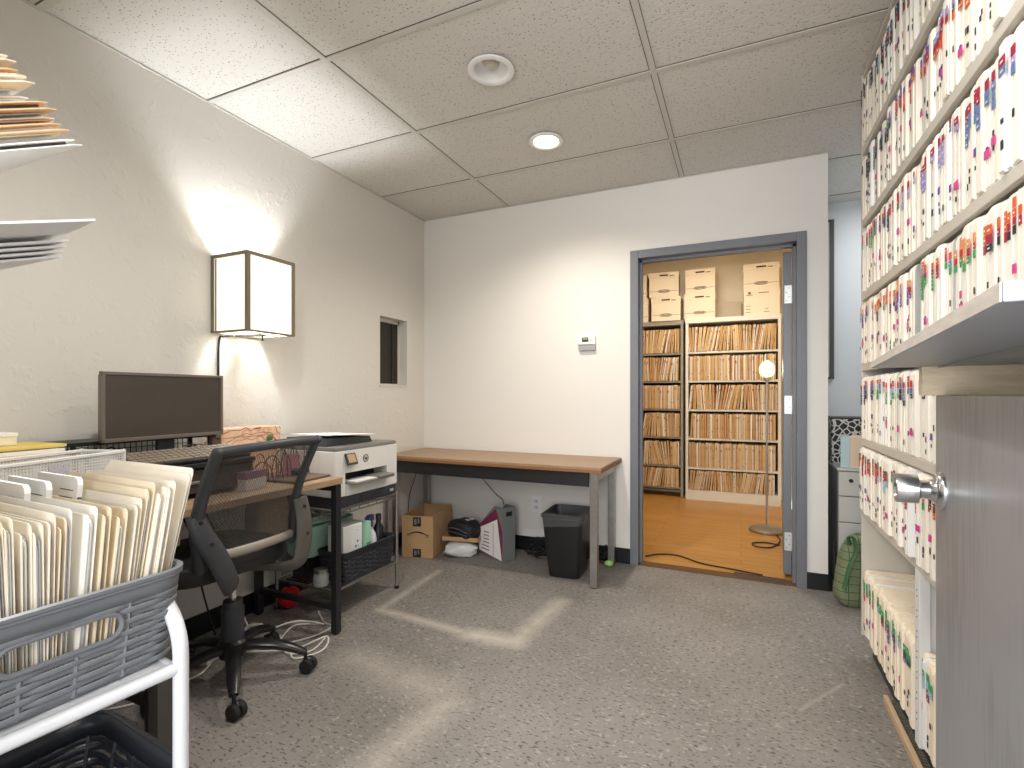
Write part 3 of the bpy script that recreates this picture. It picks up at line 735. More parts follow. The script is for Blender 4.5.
for i in range(25): b.tube([(-0.235, -0.20+0.02*i, 0.134), (-0.235, -0.20+0.02*i, 0.203)], 0.0016, 5)
for z in (0.15, 0.175, 0.198): b.tube([(-0.235, -0.205, z), (-0.235, 0.284, z)], 0.0016, 5)
b.build('wire_grid', M('grid_wire', (70, 70, 70), 0.4, 0.6), t)

t = thing('monitor', 'black flat monitor standing on the riser with its screen off', 'monitor', (-2.05, 1.203, DZ_+0.133), R(1))
b = MB(); b.box(-0.045, -0.006, -0.212, 0.212, 0.088, 0.328, bev=0.008); b.build('back_shell', m_black, t)
b = MB()
y0, y1, z0, z1 = -0.222, 0.222, 0.082, 0.334; bz = 0.011
b.box(-0.014, 0.004, y0, y1, z0, z0+bz+0.003, bev=0.0015); b.box(-0.014, 0.004, y0, y1, z1-bz, z1, bev=0.0015); b.box(-0.014, 0.004, y0, y0+bz, z0, z1, bev=0.0015); b.box(-0.014, 0.004, y1-bz, y1, z0, z1, bev=0.0015)
b.build('bezel', M('bezel_bronze', (112, 102, 92), 0.35), t)
b = MB(); b.box(-0.010, 0.0, y0+bz, y1-bz, z0+bz, z1-bz); b.build('screen', M('dark_screen', (76, 68, 60), 0.22, spec=0.5, var=0.06, vscale=5), t)
b = MB(); b.box(-0.028, -0.012, -0.032, 0.032, 0.004, 0.10, bev=0.003); b.build('neck', m_black, t)
b = MB(); b.box(-0.085, 0.075, -0.10, 0.10, 0.0, 0.008, bev=0.003); b.build('foot_plate', m_black, t)

t = thing('keyboard', 'black keyboard with brown-grey keys at the front of the riser', 'keyboard', (-1.912, 1.165, DZ_+0.154), R(1)); t.rotation_euler = (0, R(16), R(1))
b = MB(); b.box(-0.062, 0.072, -0.19, 0.235, 0.0, 0.012, bev=0.003); b.build('case', m_black, t)
for y_ in (-0.15, 0.19): MB().box(-0.055, -0.045, y_, y_+0.02, -0.034, 0.001, T=TR((0, 0, 0), (0, R(-8), 0))).build('tilt_foot', m_black, t)
m_key = M('key_cap', (132, 120, 106), 0.5)
b = MB()
for r_ in range(5):
    x = 0.052 - r_*0.0225
    cols = 19
    for c_ in range(cols):
        y = -0.180 + c_*0.0215
        if r_ == 0 and 3 < c_ < 9:
            if c_ == 4: b.box(x-0.009, x+0.009, y, y+0.103, 0.012, 0.017)
            continue
        b.box(x-0.009, x+0.009, y, y+0.0185, 0.012, 0.017)
b.build('keys', m_key, t)
squiggle(11, (-2.15, 1.02, DZ_+0.132), 0.05, 0.06, 0.06, 14, 0.0028, m_cable_b, 'monitor_cable', 'tangle of black cables on the riser behind the monitor foot')
squiggle(12, (-2.15, 1.36, DZ_+0.132), 0.05, 0.05, 0.05, 10, 0.0026, M('grey_cable', (150, 148, 144), 0.5), 'grey_cable', 'loose grey cable on the riser beside the wire grid')

# patterned box on the desk
def floral():
    m, nt, b = node_mat('peach_floral'); N = nt.nodes.new; L = nt.links.new
    tc = N('ShaderNodeTexCoord'); v = N('ShaderNodeTexVoronoi'); v.inputs['Scale'].default_value = 16
    w_ = N('ShaderNodeTexWave'); w_.wave_type = 'RINGS'; w_.inputs['Scale'].default_value = 11; w_.inputs['Distortion'].default_value = 14; w_.inputs['Detail'].default_value = 1
    L(tc.outputs['Object'], v.inputs['Vector']); L(tc.outputs['Object'], w_.inputs['Vector'])
    r = N('ShaderNodeValToRGB'); e = r.color_ramp.elements
    e[0].position = 0.0; e[0].color = rgb((246, 226, 190)); e[1].position = 1.0; e[1].color = rgb((236, 190, 158))
    for p_, c_ in ((0.22, (240, 206, 166)), (0.32, (232, 168, 140)), (0.5, (244, 208, 176))):
        q = r.color_ramp.elements.new(p_); q.color = rgb(c_)
    L(v.outputs['Distance'], r.inputs['Fac'])
    k = N('ShaderNodeValToRGB'); k.color_ramp.elements[0].position = 0.965; k.color_ramp.elements[1].position = 0.985
    L(w_.outputs['Fac'], k.inputs['Fac'])
    mx = N('ShaderNodeMixRGB'); mx.inputs['Color2'].default_value = rgb((110, 60, 66))
    L(k.outputs['Color'], mx.inputs['Fac']); L(r.outputs['Color'], mx.inputs['Color1']); L(mx.outputs['Color'], b.inputs['Base Color']); return m
t = thing('floral_box', 'peach floral patterned storage box against the wall beside the monitor', 'storage box', (-2.17, 1.62, DZ_))
b = MB(); b.box(-0.05, 0.05, -0.155, 0.150, 0.0, 0.19, bev=0.003); b.build('box_body', floral(), t)
b = MB(); b.box(-0.053, 0.053, -0.158, 0.153, 0.19, 0.232, bev=0.003); b.build('lid', MATS['peach_floral'], t)
b = MB(); b.ball((0.058, 0.085, 0.175), 0.006, 0.018, 0.018, 12); b.build('leaf_badge', M('leaf_green', (82, 120, 54), 0.5), t)

# wire organiser with cards on the desk
t = thing('wire_organizer', 'black wire letter organizer holding cards on the desk behind the chair', 'desk organizer', (-1.93, 1.62, DZ_+0.001), R(8))
wm = MB()
def wire(P, r=0.0022): wm.tube(P, r, 5)
for i in range(5):
    y = -0.11 + 0.055*i; h = 0.07+0.022*i
    wire([(-0.06, y, 0.003)] + [(-0.06+0.12*k/8, y, 0.02+h*math.sin(PI*k/8)**0.6) for k in range(1, 8)] + [(0.06, y, 0.003)])
    wire([(-0.03, y, 0.003), (-0.03, y, h*0.9)]); wire([(0.03, y, 0.003), (0.03, y, h*0.9)])
for x in (-0.06, 0.0, 0.06): wire([(x, -0.11, 0.003), (x, 0.11, 0.003)])
wm.build('wire_frame', m_blackmetal, t)
b = MB(); b.box(-0.24, -0.14, -0.07, 0.07, 0, 0.1)
o = MB().box(-0.045, 0.045, -0.003, 0.003, 0, 0.10).build('greeting_card', M('pink_card', (206, 140, 150), 0.6), None, (-1.93, 1.665, DZ_+0.005), (R(-8), 0, R(8))); tag(o, 'pink card standing in the wire letter organizer', 'card')
t = thing('card_box', 'purple and white card box on the desk in front of the wire organizer', 'box', (-1.86, 1.40, DZ_), R(10))
b = MB(); b.box(-0.04, 0.04, -0.055, 0.055, 0, 0.045, bev=0.002); b.build('box_body', M('card_box_white', (196, 188, 180), 0.6), t)
b = MB(); b.box(-0.042, 0.042, -0.057, 0.057, 0.045, 0.075, bev=0.002); b.build('lid', M('plum_card', (132, 96, 112), 0.6), t)
t = thing('speaker', 'small black desktop speaker on the desk beside the riser', 'speaker', (-1.80, 1.27, DZ_), R(6))
t.location = (-1.83, 1.30, DZ_)
bpy.data.objects.remove(t)
t = thing('desk_mouse', 'black mouse on the desk near its end by the printer', 'mouse', (-1.90, 1.695, DZ_+0.012))
b = MB(); b.ball((0, 0, 0.016), 0.030, 0.045, 0.018, 16, 0, None, None, 0.85); b.build('mouse_body', m_black, t)
b = MB(); b.tube([(-0.002, 0.02, 0.033), (0.002, 0.034, 0.030)], 0.004, 8); b.build('scroll_wheel', m_dark, t)
o = MB().box(-0.10, 0.09, -0.14, 0.075, 0, 0.011, bev=0.004).build('mouse_pad', M('brown_leatherette', (104, 84, 66), 0.6, var=0.1, vscale=8), None, (-1.86, 1.68, DZ_+0.0005), (0, 0, R(4))); tag(o, 'brown padded mouse mat near the printer end of the desk', 'mouse pad')

# white mesh box and paper piles at the near end of the desk / side table
t = thing('side_table', 'dark side table on square grey legs behind the white cart', 'table', (-1.83, 0.55, 0))
b = MB(); b.box(-0.43, 0.385, -0.40, 0.33, DZ_-0.04, DZ_-0.003, bev=0.003); b.build('tabletop', M('side_table_brown', (104, 86, 68), 0.5, var=0.15, vscale=6), t)
for x in (-0.42, 0.335):
    for y in (-0.39, 0.275):
        b = MB(); b.box(x, x+0.042, y, y+0.042, 0, DZ_-0.041, bev=0.002); b.build('leg', M('table_leg_grey', (78, 76, 72), 0.45, 0.2), t)
t = thing('mesh_file_box', 'white perforated metal file box in front of the monitor', 'file box', (-1.87, 0.96, DZ_+0.001), R(20))
m_mesh = M('white_wire', (226, 225, 222), 0.5)
L_, Wd, Hh = 0.42, 0.15, 0.205
def mesh_panel(mb, p0, du, dv, lu, lv, step=0.0085):
    p0 = Vector(p0); du = Vector(du); dv = Vector(dv)
    n = int(lu/step)
    for i in range(n+1): mb.tube([p0+du*(i*lu/n), p0+du*(i*lu/n)+dv*lv], 0.0016, 4)
    n = int(lv/step)
    for i in range(n+1): mb.tube([p0+dv*(i*lv/n), p0+dv*(i*lv/n)+du*lu], 0.0016, 4)
for nm, p0, du, lu in (('mesh_side', (0, 0, 0), (0, -1, 0), L_), ('mesh_side', (-Wd, 0, 0), (0, -1, 0), L_), ('mesh_end', (-Wd, 0, 0), (1, 0, 0), Wd), ('mesh_end', (-Wd, -L_, 0), (1, 0, 0), Wd)):
    mb = MB(); mesh_panel(mb, p0, du, (0, 0, 1), lu, Hh-0.01); mb.build(nm, m_mesh, t)
b = MB(); b.tube([(0, 0, Hh-0.008), (0, -L_, Hh-0.008), (-Wd, -L_, Hh-0.008), (-Wd, 0, Hh-0.008)], 0.006, 6, closed=True); b.tube([(0, 0, 0.006), (0, -L_, 0.006), (-Wd, -L_, 0.006), (-Wd, 0, 0.006)], 0.005, 6, closed=True)
for q in ((0, 0), (0, -L_), (-Wd, 0), (-Wd, -L_)): b.tube([(q[0], q[1], 0), (q[0], q[1], Hh)], 0.005, 6)
b.build('rim', m_mesh, t)
b = MB(); b.box(-Wd, 0, -L_, 0, 0.001, 0.003); b.build('base', m_mesh, t)
b = MB(); b.box(0.003, 0.0045, -0.245, -0.185, Hh-0.062, Hh-0.022, bev=0.0005); b.build('label_holder', voronoi_pattern('dotted_label', (40, 42, 50), (190, 190, 196), 160, 0.15, 0.25, 'F1'), t)
# papers in front of / beside it
def paper_stack(name, label, c, rz, w_, d_, n, m, seed, dz=0.0018, jit=0.012, curl=0.0, cat='papers', th=0.0014):
    rr = random.Random(seed); t_ = thing(name, label, cat, c, rz)
    z = 0
    for i in range(n):
        b_ = MB(); ox, oy, a = rr.uniform(-jit, jit), rr.uniform(-jit, jit), rr.uniform(-0.05, 0.05)
        h_ = th*rr.uniform(0.8, 1.6)
        Tm = TR((ox, oy, z), (0, 0, a))
        b_.box(-w_/2, w_/2, -d_/2, d_/2, 0, h_, 0, 0, Tm)
        b_.build('sheet', m[i % len(m)] if isinstance(m, list) else m, t_); z += h_ + dz
    return t_
m_manila2 = M('manila_tan', (206, 178, 128), 0.8, var=0.08, vscale=15); m_yellow = M('yellow_card', (226, 204, 112), 0.7); m_cream = M('cream_card', (236, 226, 204), 0.8)
paper_stack('folder_pile', 'pile of tan and cream folders lying on the side table by the wall', (-2.13, 0.73, DZ_-0.002), R(4), 0.19, 0.28, 24, [m_manila2, m_cream, m_manila, m_paper], 3, dz=0.0002, th=0.007, jit=0.02)
t = thing('document_wallet', 'yellow document wallet on top of the folder pile', 'wallet', (-2.145, 0.755, DZ_+0.211), R(6))
b = MB(); b.box(-0.09, 0.09, -0.13, 0.13, 0, 0.012, bev=0.003); b.build('wallet_body', m_yellow, t); b = MB(); b.box(-0.085, 0.085, 0.131, 0.134, 0.002, 0.01); b.build('paper_edge', m_paper, t)
t = thing('white_document_box', 'small cream box on the wallet beside the wall', 'box', (-2.18, 0.70, DZ_+0.2235), R(3))
b = MB(); b.box(-0.06, 0.06, -0.09, 0.09, 0, 0.028, bev=0.003); b.build('box_body', m_cream, t); b = MB(); b.box(-0.062, 0.062, -0.092, 0.092, 0.028, 0.04, bev=0.002); b.build('lid', m_paper, t)

# ------------------------------------------------------------------ office chair
CX, CY = -1.81, 1.297
t = thing('office_chair', 'black mesh-back office chair on a five-star base pushed to the desk', 'office chair', (CX, CY, 0))
m_ch = M('chair_plastic', (62, 64, 68), 0.40); m_ch2 = M('chair_star_black', (30, 30, 31), 0.28)
m_tan = M('chair_bar_grey', (150, 142, 130), 0.4)
for k in range(5):
    a = R(-35+72*k); ca, sa = math.cos(a), math.sin(a)
    pts = [(0.03, 0.135), (0.08, 0.135), (0.15, 0.125), (0.21, 0.105), (0.262, 0.078)]
    b = MB(); b.tube([(r_*ca, r_*sa, z) for r_, z in pts], [0.022, 0.024, 0.023, 0.02, 0.014], 10, flat=(0.8, 1.15)); lg_ = b.build('leg', m_ch2, t)
    b = MB(); yaw = a + R([40, -20, 65, 10, 100][k])
    Tm = TR((0.262*ca, 0.262*sa, 0), (0, 0, yaw))
    for sgn in (-1, 1): b.lathe([(0.004, 0.002), (0.024, 0.004), (0.028, 0.009), (0.028, 0.020), (0.024, 0.024), (0.004, 0.025)], (0, 0, 0), 20, 0, Tm @ TR((0.012, 0, 0.029), (PI/2*sgn, 0, 0)))
    b.build('caster', m_rubber, lg_)
    b = MB(); b.tube([(0, 0, 0.05), (0, 0, 0.088)], 0.007, 8, 0, False, Tm); b.ball((0.008, 0, 0.045), 0.020, 0.010, 0.016, 10, 0, Tm); b.build('caster_stem', m_ch2, lg_)
b = MB(); b.lathe([(0.045, 0.10), (0.05, 0.115), (0.05, 0.155), (0.040, 0.165)], n=24); b.build('hub', m_ch2, t)
b = MB(); b.lathe([(0.036, 0.16), (0.040, 0.17), (0.040, 0.285), (0.034, 0.29), (0.034, 0.315), (0.026, 0.317)], n=24); b.build('gas_column', m_ch, t)
b = MB(); b.lathe([(0.0145, 0.31), (0.0145, 0.43)], n=16); b.build('piston', m_chrome, t)
b = MB(); b.box(-0.11, 0.06, -0.085, 0.085, 0.425, 0.452, bev=0.008); b.tube([(-0.02, 0.08, 0.436), (-0.02, 0.20, 0.438), (-0.02, 0.235, 0.43)], 0.006, 8); b.build('tilt_mechanism', m_black, t, None, (0, 0, R(-9)))
# seat
def seatfn(p):
    x, y, z = p
    w_ = 1.0 - 0.10*max(0, x/0.24)**2
    return Vector((x, y*w_, z + 0.018*(x/0.24)**2*(-1 if x < 0 else 0.3)))
b = MB(); b.ball((-0.085, -0.052, 0.490), 0.243, 0.246, 0.046, 36, 0, None, seatfn, 0.42); b.build('seat', M('seat_black', (30, 30, 32), 0.48, bump=0.15, bscale=150), t)
# back frame: two curved side stiles joined by a top rail; coordinates relative to the base centre
LS = [Vector(q) for q in ((0.150, -0.222, 0.530), (0.165, -0.235, 0.560), (0.185, -0.257, 0.680), (0.225, -0.258, 0.803), (0.280, -0.252, 0.925))]
RS = [Vector(q) for q in ((0.150, 0.128, 0.530), (0.165, 0.134, 0.560), (0.185, 0.128, 0.690), (0.225, 0.134, 0.810), (0.280, 0.150, 0.935))]
def curve_at(P, v):
    q = smooth_path(P[1:], 8); f_ = v*(len(q)-1); i = min(int(f_), len(q)-2); return q[i].lerp(q[i+1], f_-i)
def back_pt(u, v):
    p_ = curve_at(LS, v).lerp(curve_at(RS, v), (u+1)/2)
    return p_ + Vector((0.028*(1-u*u), 0, 0.006*v*(1-u*u)))
b = MB()
for S_, r0 in ((LS, 0.036), (RS, 0.027)):
    q = smooth_path(S_, 5); b.tube(q, [r0 - 0.010*(i/(len(q)-1)) for i in range(len(q))], 12, flat=(0.85, 0.68))
b.tube([back_pt(u/10, 1.0) for u in range(-10, 11)], 0.016, 10, flat=(1.0, 0.85))
for s_ in (-1, 1): b.ball(back_pt(s_, 1.0), 0.024, 0.0135, 0.017, 12)
b.build('back_frame', m_ch, t)
b = MB(); n, m_ = 18, 14
vs = [tuple(back_pt(-0.97+1.94*i/n, j/m_)) for j in range(m_+1) for i in range(n+1)]
b.add(vs, [(j*(n+1)+i, j*(n+1)+i+1, (j+1)*(n+1)+i+1, (j+1)*(n+1)+i) for j in range(m_) for i in range(n)], 0, True)
b.build('backrest', mesh_fabric('black_mesh_fabric', (66, 63, 60), 0.66), t)
b = MB(); b.tube([back_pt(u/10, 0.0) for u in range(-10, 11)], 0.015, 10, flat=(1.2, 0.8)); b.build('lower_crossbar', m_tan, t)
for P, mm in (([(0.196, -0.268, 0.715), (0.208, -0.252, 0.655), (0.212, -0.205, 0.565), (0.205, -0.160, 0.470), (0.165, -0.125, 0.432), (0.06, -0.07, 0.436)], m_ch), ([(0.196, 0.142, 0.700), (0.208, 0.152, 0.60), (0.203, 0.150, 0.50), (0.180, 0.125, 0.435), (0.06, 0.05, 0.436)], M('bracket_lit_black', (92, 88, 82), 0.4))):  # second bracket coloured lighter and warmer for the light it reflects
    q = smooth_path(P, 5); n_ = len(q)
    b = MB(); b.tube(q, [0.031 + 0.006*math.sin(PI*min(1, i/(n_*0.75))) if i < n_*0.8 else 0.026 for i in range(n_)], 12, flat=(0.5, 1.0)); br_ = b.build('bracket', mm, t)
    b = MB()
    for k_ in (2, 7): b.tube([q[k_]+Vector((0.014, 0, 0)), q[k_]+Vector((0.020, 0, 0))], 0.0065, 10)
    b.build('bolt', m_black, br_)

# hanging cloth bag and floor clutter under the desk
t = thing('cloth_bag', 'beige cloth bag hanging under the desktop seen through the chair back', 'bag', (-2.03, 1.63, 0.40))
def bagfn(p): return Vector((p.x*(1+0.12*math.sin(p.y*60)), p.y*(1+0.15*math.cos(p.z*9)), p.z))
b = MB(); b.ball((0, 0, 0.13), 0.055, 0.085, 0.14, 26, 0, None, bagfn, 0.6); b.build('bag_body', M('beige_cloth', (178, 154, 124), 0.85, var=0.1, vscale=12, bump=0.4, bscale=30), t)
b = MB()
for y in (-0.045, 0.045): b.tube(smooth_path([(0.02, y, 0.24), (0.03, y, 0.275), (0.025, y*0.6, 0.293)], 4), 0.006, 6)
b.build('strap', MATS['beige_cloth'], t)
t = thing('red_ball', 'glossy red ball on the floor under the desk', 'ball', (-2.02, 1.815, 0.0))
t.location = (-2.16, 1.86, 0.0)
b = MB(); b.ball((0, 0, 0.056), 0.056, 0.056, 0.056, 24); b.build('ball_body', M('red_gloss', (206, 22, 30), 0.15, coat=0.5), t)
b = MB(); b.lathe([(0.012, 0.110), (0.012, 0.116), (0.006, 0.119)], n=12); b.build('valve_cap', m_black, t)
t = thing('power_strip', 'white power strip lying on the floor under the desk', 'power strip', (-2.06, 1.47, 0.0), R(12))
b = MB(); b.box(-0.03, 0.03, -0.16, 0.16, 0, 0.035, bev=0.006); b.build('strip_body', M('strip_white', (206, 202, 192), 0.45), t)
for y in (-0.10, -0.03, 0.04, 0.11):
    b = MB(); b.box(-0.016, 0.016, y-0.016, y+0.016, 0.0345, 0.0362); sk = b.build('socket', M('socket_grey', (168, 164, 158), 0.5), t)
    b = MB(); b.box(-0.006, -0.003, y-0.006, y+0.006, 0.0362, 0.0366); b.box(0.003, 0.006, y-0.006, y+0.006, 0.0362, 0.0366); b.build('slots', m_black, sk)
b = MB(); b.box(-0.018, 0.014, -0.05, -0.012, 0.0368, 0.075, bev=0.004); o = b.build('power_adapter', m_black, None, (-2.06, 1.47, 0.001), (0, 0, R(12))); tag(o, 'black power adapter plugged into the white power strip', 'power adapter')
for i, P in enumerate([
    [(-1.98, 1.40, 0.008), (-1.90, 1.52, 0.006), (-1.80, 1.66, 0.006), (-1.75, 1.74, 0.03), (-1.86, 1.80, 0.006), (-1.98, 1.88, 0.006)],
    [(-2.02, 1.36, 0.006), (-1.96, 1.26, 0.006), (-2.02, 1.14, 0.006), (-2.12, 1.08, 0.006), (-2.18, 1.16, 0.006)],
    [(-1.94, 1.62, 0.006), (-1.86, 1.56, 0.006), (-1.77, 1.52, 0.006), (-1.70, 1.58, 0.006), (-1.74, 1.70, 0.006)],
    [(-2.10, 1.22, 0.006), (-2.04, 1.18, 0.006), (-1.98, 1.08, 0.006), (-2.06, 0.98, 0.006), (-2.20, 0.92, 0.006)],
    [(-1.98, 1.42, 0.02), (-1.88, 1.44, 0.03), (-1.78, 1.56, 0.006), (-1.70, 1.66, 0.03), (-1.66, 1.60, 0.006), (-1.72, 1.50, 0.006), (-1.84, 1.60, 0.006)],
    [(-2.0, 1.50, 0.03), (-1.90, 1.66, 0.06), (-1.84, 1.78, 0.006), (-1.96, 1.72, 0.006), (-1.90, 1.58, 0.006)]]):
    o = MB().tube(smooth_path(P, 8), 0.0038, 7).build('extension_cable' if i == 0 else 'extension_cable.%03d' % i, m_cable_w)
    tag(o, ['white cable looping across the floor toward the printer stand', 'white cable curling on the floor behind the chair base', 'short white cable loop on the floor beside the power strip', 'white cable on the floor running under the side table', 'white cable looped in front of the desk leg toward the chair casters', 'white cable arching over the floor beside the red ball'][i], 'cable')
for i, P in enumerate([
    [(-2.20, 1.30, 0.69), (-2.16, 1.36, 0.5), (-2.18, 1.42, 0.25), (-2.12, 1.44, 0.05), (-2.06, 1.42, 0.045)],
    [(-2.18, 1.50, 0.69), (-2.12, 1.54, 0.45), (-2.15, 1.56, 0.2), (-2.11, 1.60, 0.01), (-2.02, 1.64, 0.006)],
    [(-2.19, 1.38, 0.69), (-2.17, 1.46, 0.52), (-2.16, 1.52, 0.30), (-2.10, 1.52, 0.05), (-2.08, 1.50, 0.042)],
    [(-2.22, 1.22, 0.68), (-2.20, 1.26, 0.4), (-2.16, 1.34, 0.12), (-2.20, 1.40, 0.008), (-2.10, 1.32, 0.006)]]):
    o = MB().tube(smooth_path(P, 8), 0.0038, 7).build('hanging_cable' if i == 0 else 'hanging_cable.%03d' % i, [m_cable_b, m_cable_w, m_cable_b, m_cable_b][i])
    tag(o, ['black cable dropping from the desk to the end of the power strip', 'white cable dropping from the desk beside the beige cloth bag', 'black cable sagging from the desk to the middle of the power strip', 'black cable hanging nearest the side table under the desk'][i], 'cable')
# ------------------------------------------------------------------ printer stand (wire cart) and printer
PX0, PX1, PYA, PYB = -2.22, -1.805, 1.815, 2.305
SZ = 0.552
t = thing('printer_stand', 'chrome wire cart with two shelves under the white printer', 'utility cart', ((PX0+PX1)/2, (PYA+PYB)/2, 0))
ax, ay = (PX1-PX0)/2, (PYB-PYA)/2
for x in (-ax+0.01, ax-0.01):
    for y in (-ay+0.01, ay-0.01):
        b = MB(); b.tube([(x, y, 0.014), (x, y, SZ+0.005)], 0.0095, 12); p_ = b.build('post', m_steel, t)
        b = MB(); b.lathe([(0.013, 0), (0.014, 0.010), (0.010, 0.016)], (x, y, 0), 14); b.build('foot', m_rubber, p_)
for z, nm in ((0.150, 'lower_shelf'), (SZ-0.012, 'upper_shelf')):
    b = MB(); fr = [(-ax+0.01, -ay+0.01, z), (ax-0.01, -ay+0.01, z), (ax-0.01, ay-0.01, z), (-ax+0.01, ay-0.01, z)]
    b.tube(fr, 0.0065, 8, closed=True)
    if nm == 'upper_shelf': b.tube([(p[0], p[1], z-0.020) for p in fr], 0.0045, 8, closed=True)
    for i in range(1, 19):
        y = -ay + 2*ay*i/19; b.tube([(-ax+0.01, y, z), (ax-0.01, y, z)], 0.0025, 5)
    b.tube([(0, -ay, z-0.005), (0, ay, z-0.005)], 0.004, 6)
    if nm == 'upper_shelf':
        for i in range(7):
            u = -ay+0.05+2*(ay-0.05)*i/6; b.tube([(ax-0.01, u, z), (ax-0.01, u, z-0.020)], 0.003, 5); u = -ax+0.04+2*(ax-0.04)*i/6; b.tube([(u, -ay+0.01, z), (u, -ay+0.01, z-0.020)], 0.003, 5)
    b.build(nm, m_steel, t)
b = MB(); b.box(-ax+0.03, -ax+0.034, -ay+0.02, ay-0.02, 0.17, SZ-0.07); b.build('back_panel', M('smoke_panel', (120, 124, 128), 0.5), t)

t = thing('printer', 'white office printer with dark base tray and papers on its lid', 'printer', ((PX0+PX1)/2, (PYA+PYB)/2, SZ-0.004), R(0))
m_pw = M('printer_white', (222, 220, 214), 0.4); m_pd = M('printer_dark', (58, 60, 64), 0.45); m_pg = M('printer_grey', (126, 124, 120), 0.45)
fx = 0.20; hy = 0.235
b = MB(); b.box(-0.19, fx-0.004, -hy+0.006, hy-0.006, 0.0, 0.055, bev=0.004)
b.box(fx-0.006, fx+0.002, -0.05, 0.11, 0.010, 0.044, bev=0.002); b.build('paper_tray', m_pd, t)
# body with a real slot in the front
b = MB(); b.box(-0.195, fx-0.10, -hy, hy, 0.055, 0.282, bev=0.006)
b.box(fx-0.10, fx, -hy, -0.165, 0.055, 0.282, bev=0.004); b.box(fx-0.10, fx, 0.15, hy, 0.055, 0.282, bev=0.004)
b.box(fx-0.10, fx, -0.165, 0.15, 0.170, 0.282); b.box(fx-0.10, fx, -0.165, 0.15, 0.055, 0.112); b.build('body', m_pw, t)
b = MB(); b.box(fx-0.099, fx-0.094, -0.165, 0.15, 0.112, 0.170); b.box(fx-0.098, fx-0.02, -0.165, 0.15, 0.1675, 0.1695); b.build('slot', m_black, t)
b = MB(); b.box(fx-0.09, fx+0.055, -0.155, 0.145, 0.113, 0.122, bev=0.002); b.box(fx-0.04, fx+0.06, 0.02, 0.14, 0.122, 0.134, bev=0.003); b.build('output_tray', m_pg, t)
b = MB(); b.box(fx-0.06, fx+0.04, -0.13, 0.08, 0.1225, 0.126); b.build('printed_sheet', m_paper, t)
b = MB(); b.box(-0.19, fx-0.003, -hy+0.004, hy-0.004, 0.282, 0.302, bev=0.004); b.build('scanner_lid', m_pg, t)
b = MB(); b.prism([(-hy+0.02, 0.302), (0.12, 0.302), (0.10, 0.335), (-hy+0.03, 0.342)], -0.16, 0.12, 'x'); b.build('sheet_feeder', m_pd, t)
b = MB(); b.box(-0.15, 0.10, -0.20, 0.08, 0.0, 0.003, 0, 0, TR((0.01, 0, 0.346), (R(-3), 0, 0))); b.box(-0.12, 0.14, -0.17, 0.11, 0.003, 0.006, 0, 0, TR((0.01, 0, 0.346), (R(-3), 0, R(4)))); b.build('feeder_papers', m_paper, t)
b = MB(); b.box(-0.002, 0.008, -0.035, 0.035, -0.030, 0.030, bev=0.003, T=TR((fx+0.010, -0.140, 0.238), (0, R(-22), 0))); pn = b.build('control_panel', m_dark, t)
b = MB(); b.box(0.008, 0.0092, -0.026, 0.026, -0.020, 0.024, T=TR((fx+0.010, -0.140, 0.238), (0, R(-22), 0))); b.build('touch_screen', M('panel_screen', (176, 152, 118), 0.25), pn)
b = MB(); b.tube([(fx+0.0010, -0.022+0.018*math.cos(2*PI*i/24), 0.230+0.018*math.sin(2*PI*i/24)) for i in range(24)], 0.0022, 5, closed=True)
b.tube([(fx+0.001, -0.030, 0.240), (fx+0.001, -0.0265, 0.222)], 0.0016, 5); b.tube([(fx+0.001, -0.028, 0.232), (fx+0.001, -0.023, 0.233), (fx+0.001, -0.0235, 0.222)], 0.0016, 5)
b.tube([(fx+0.001, -0.019, 0.235), (fx+0.001, -0.017, 0.218)], 0.0016, 5); b.tube([(fx+0.001, -0.018, 0.234), (fx+0.001, -0.013, 0.233), (fx+0.001, -0.0145, 0.225), (fx+0.001, -0.0185, 0.224)], 0.0016, 5)
b.build('emblem', M('emblem_grey', (60, 62, 66), 0.4), t)
b = MB(); b.box(fx, fx+0.003, 0.17, 0.20, 0.02, 0.034); b.build('tray_mark', M('tray_mark', (170, 172, 176), 0.4), t)

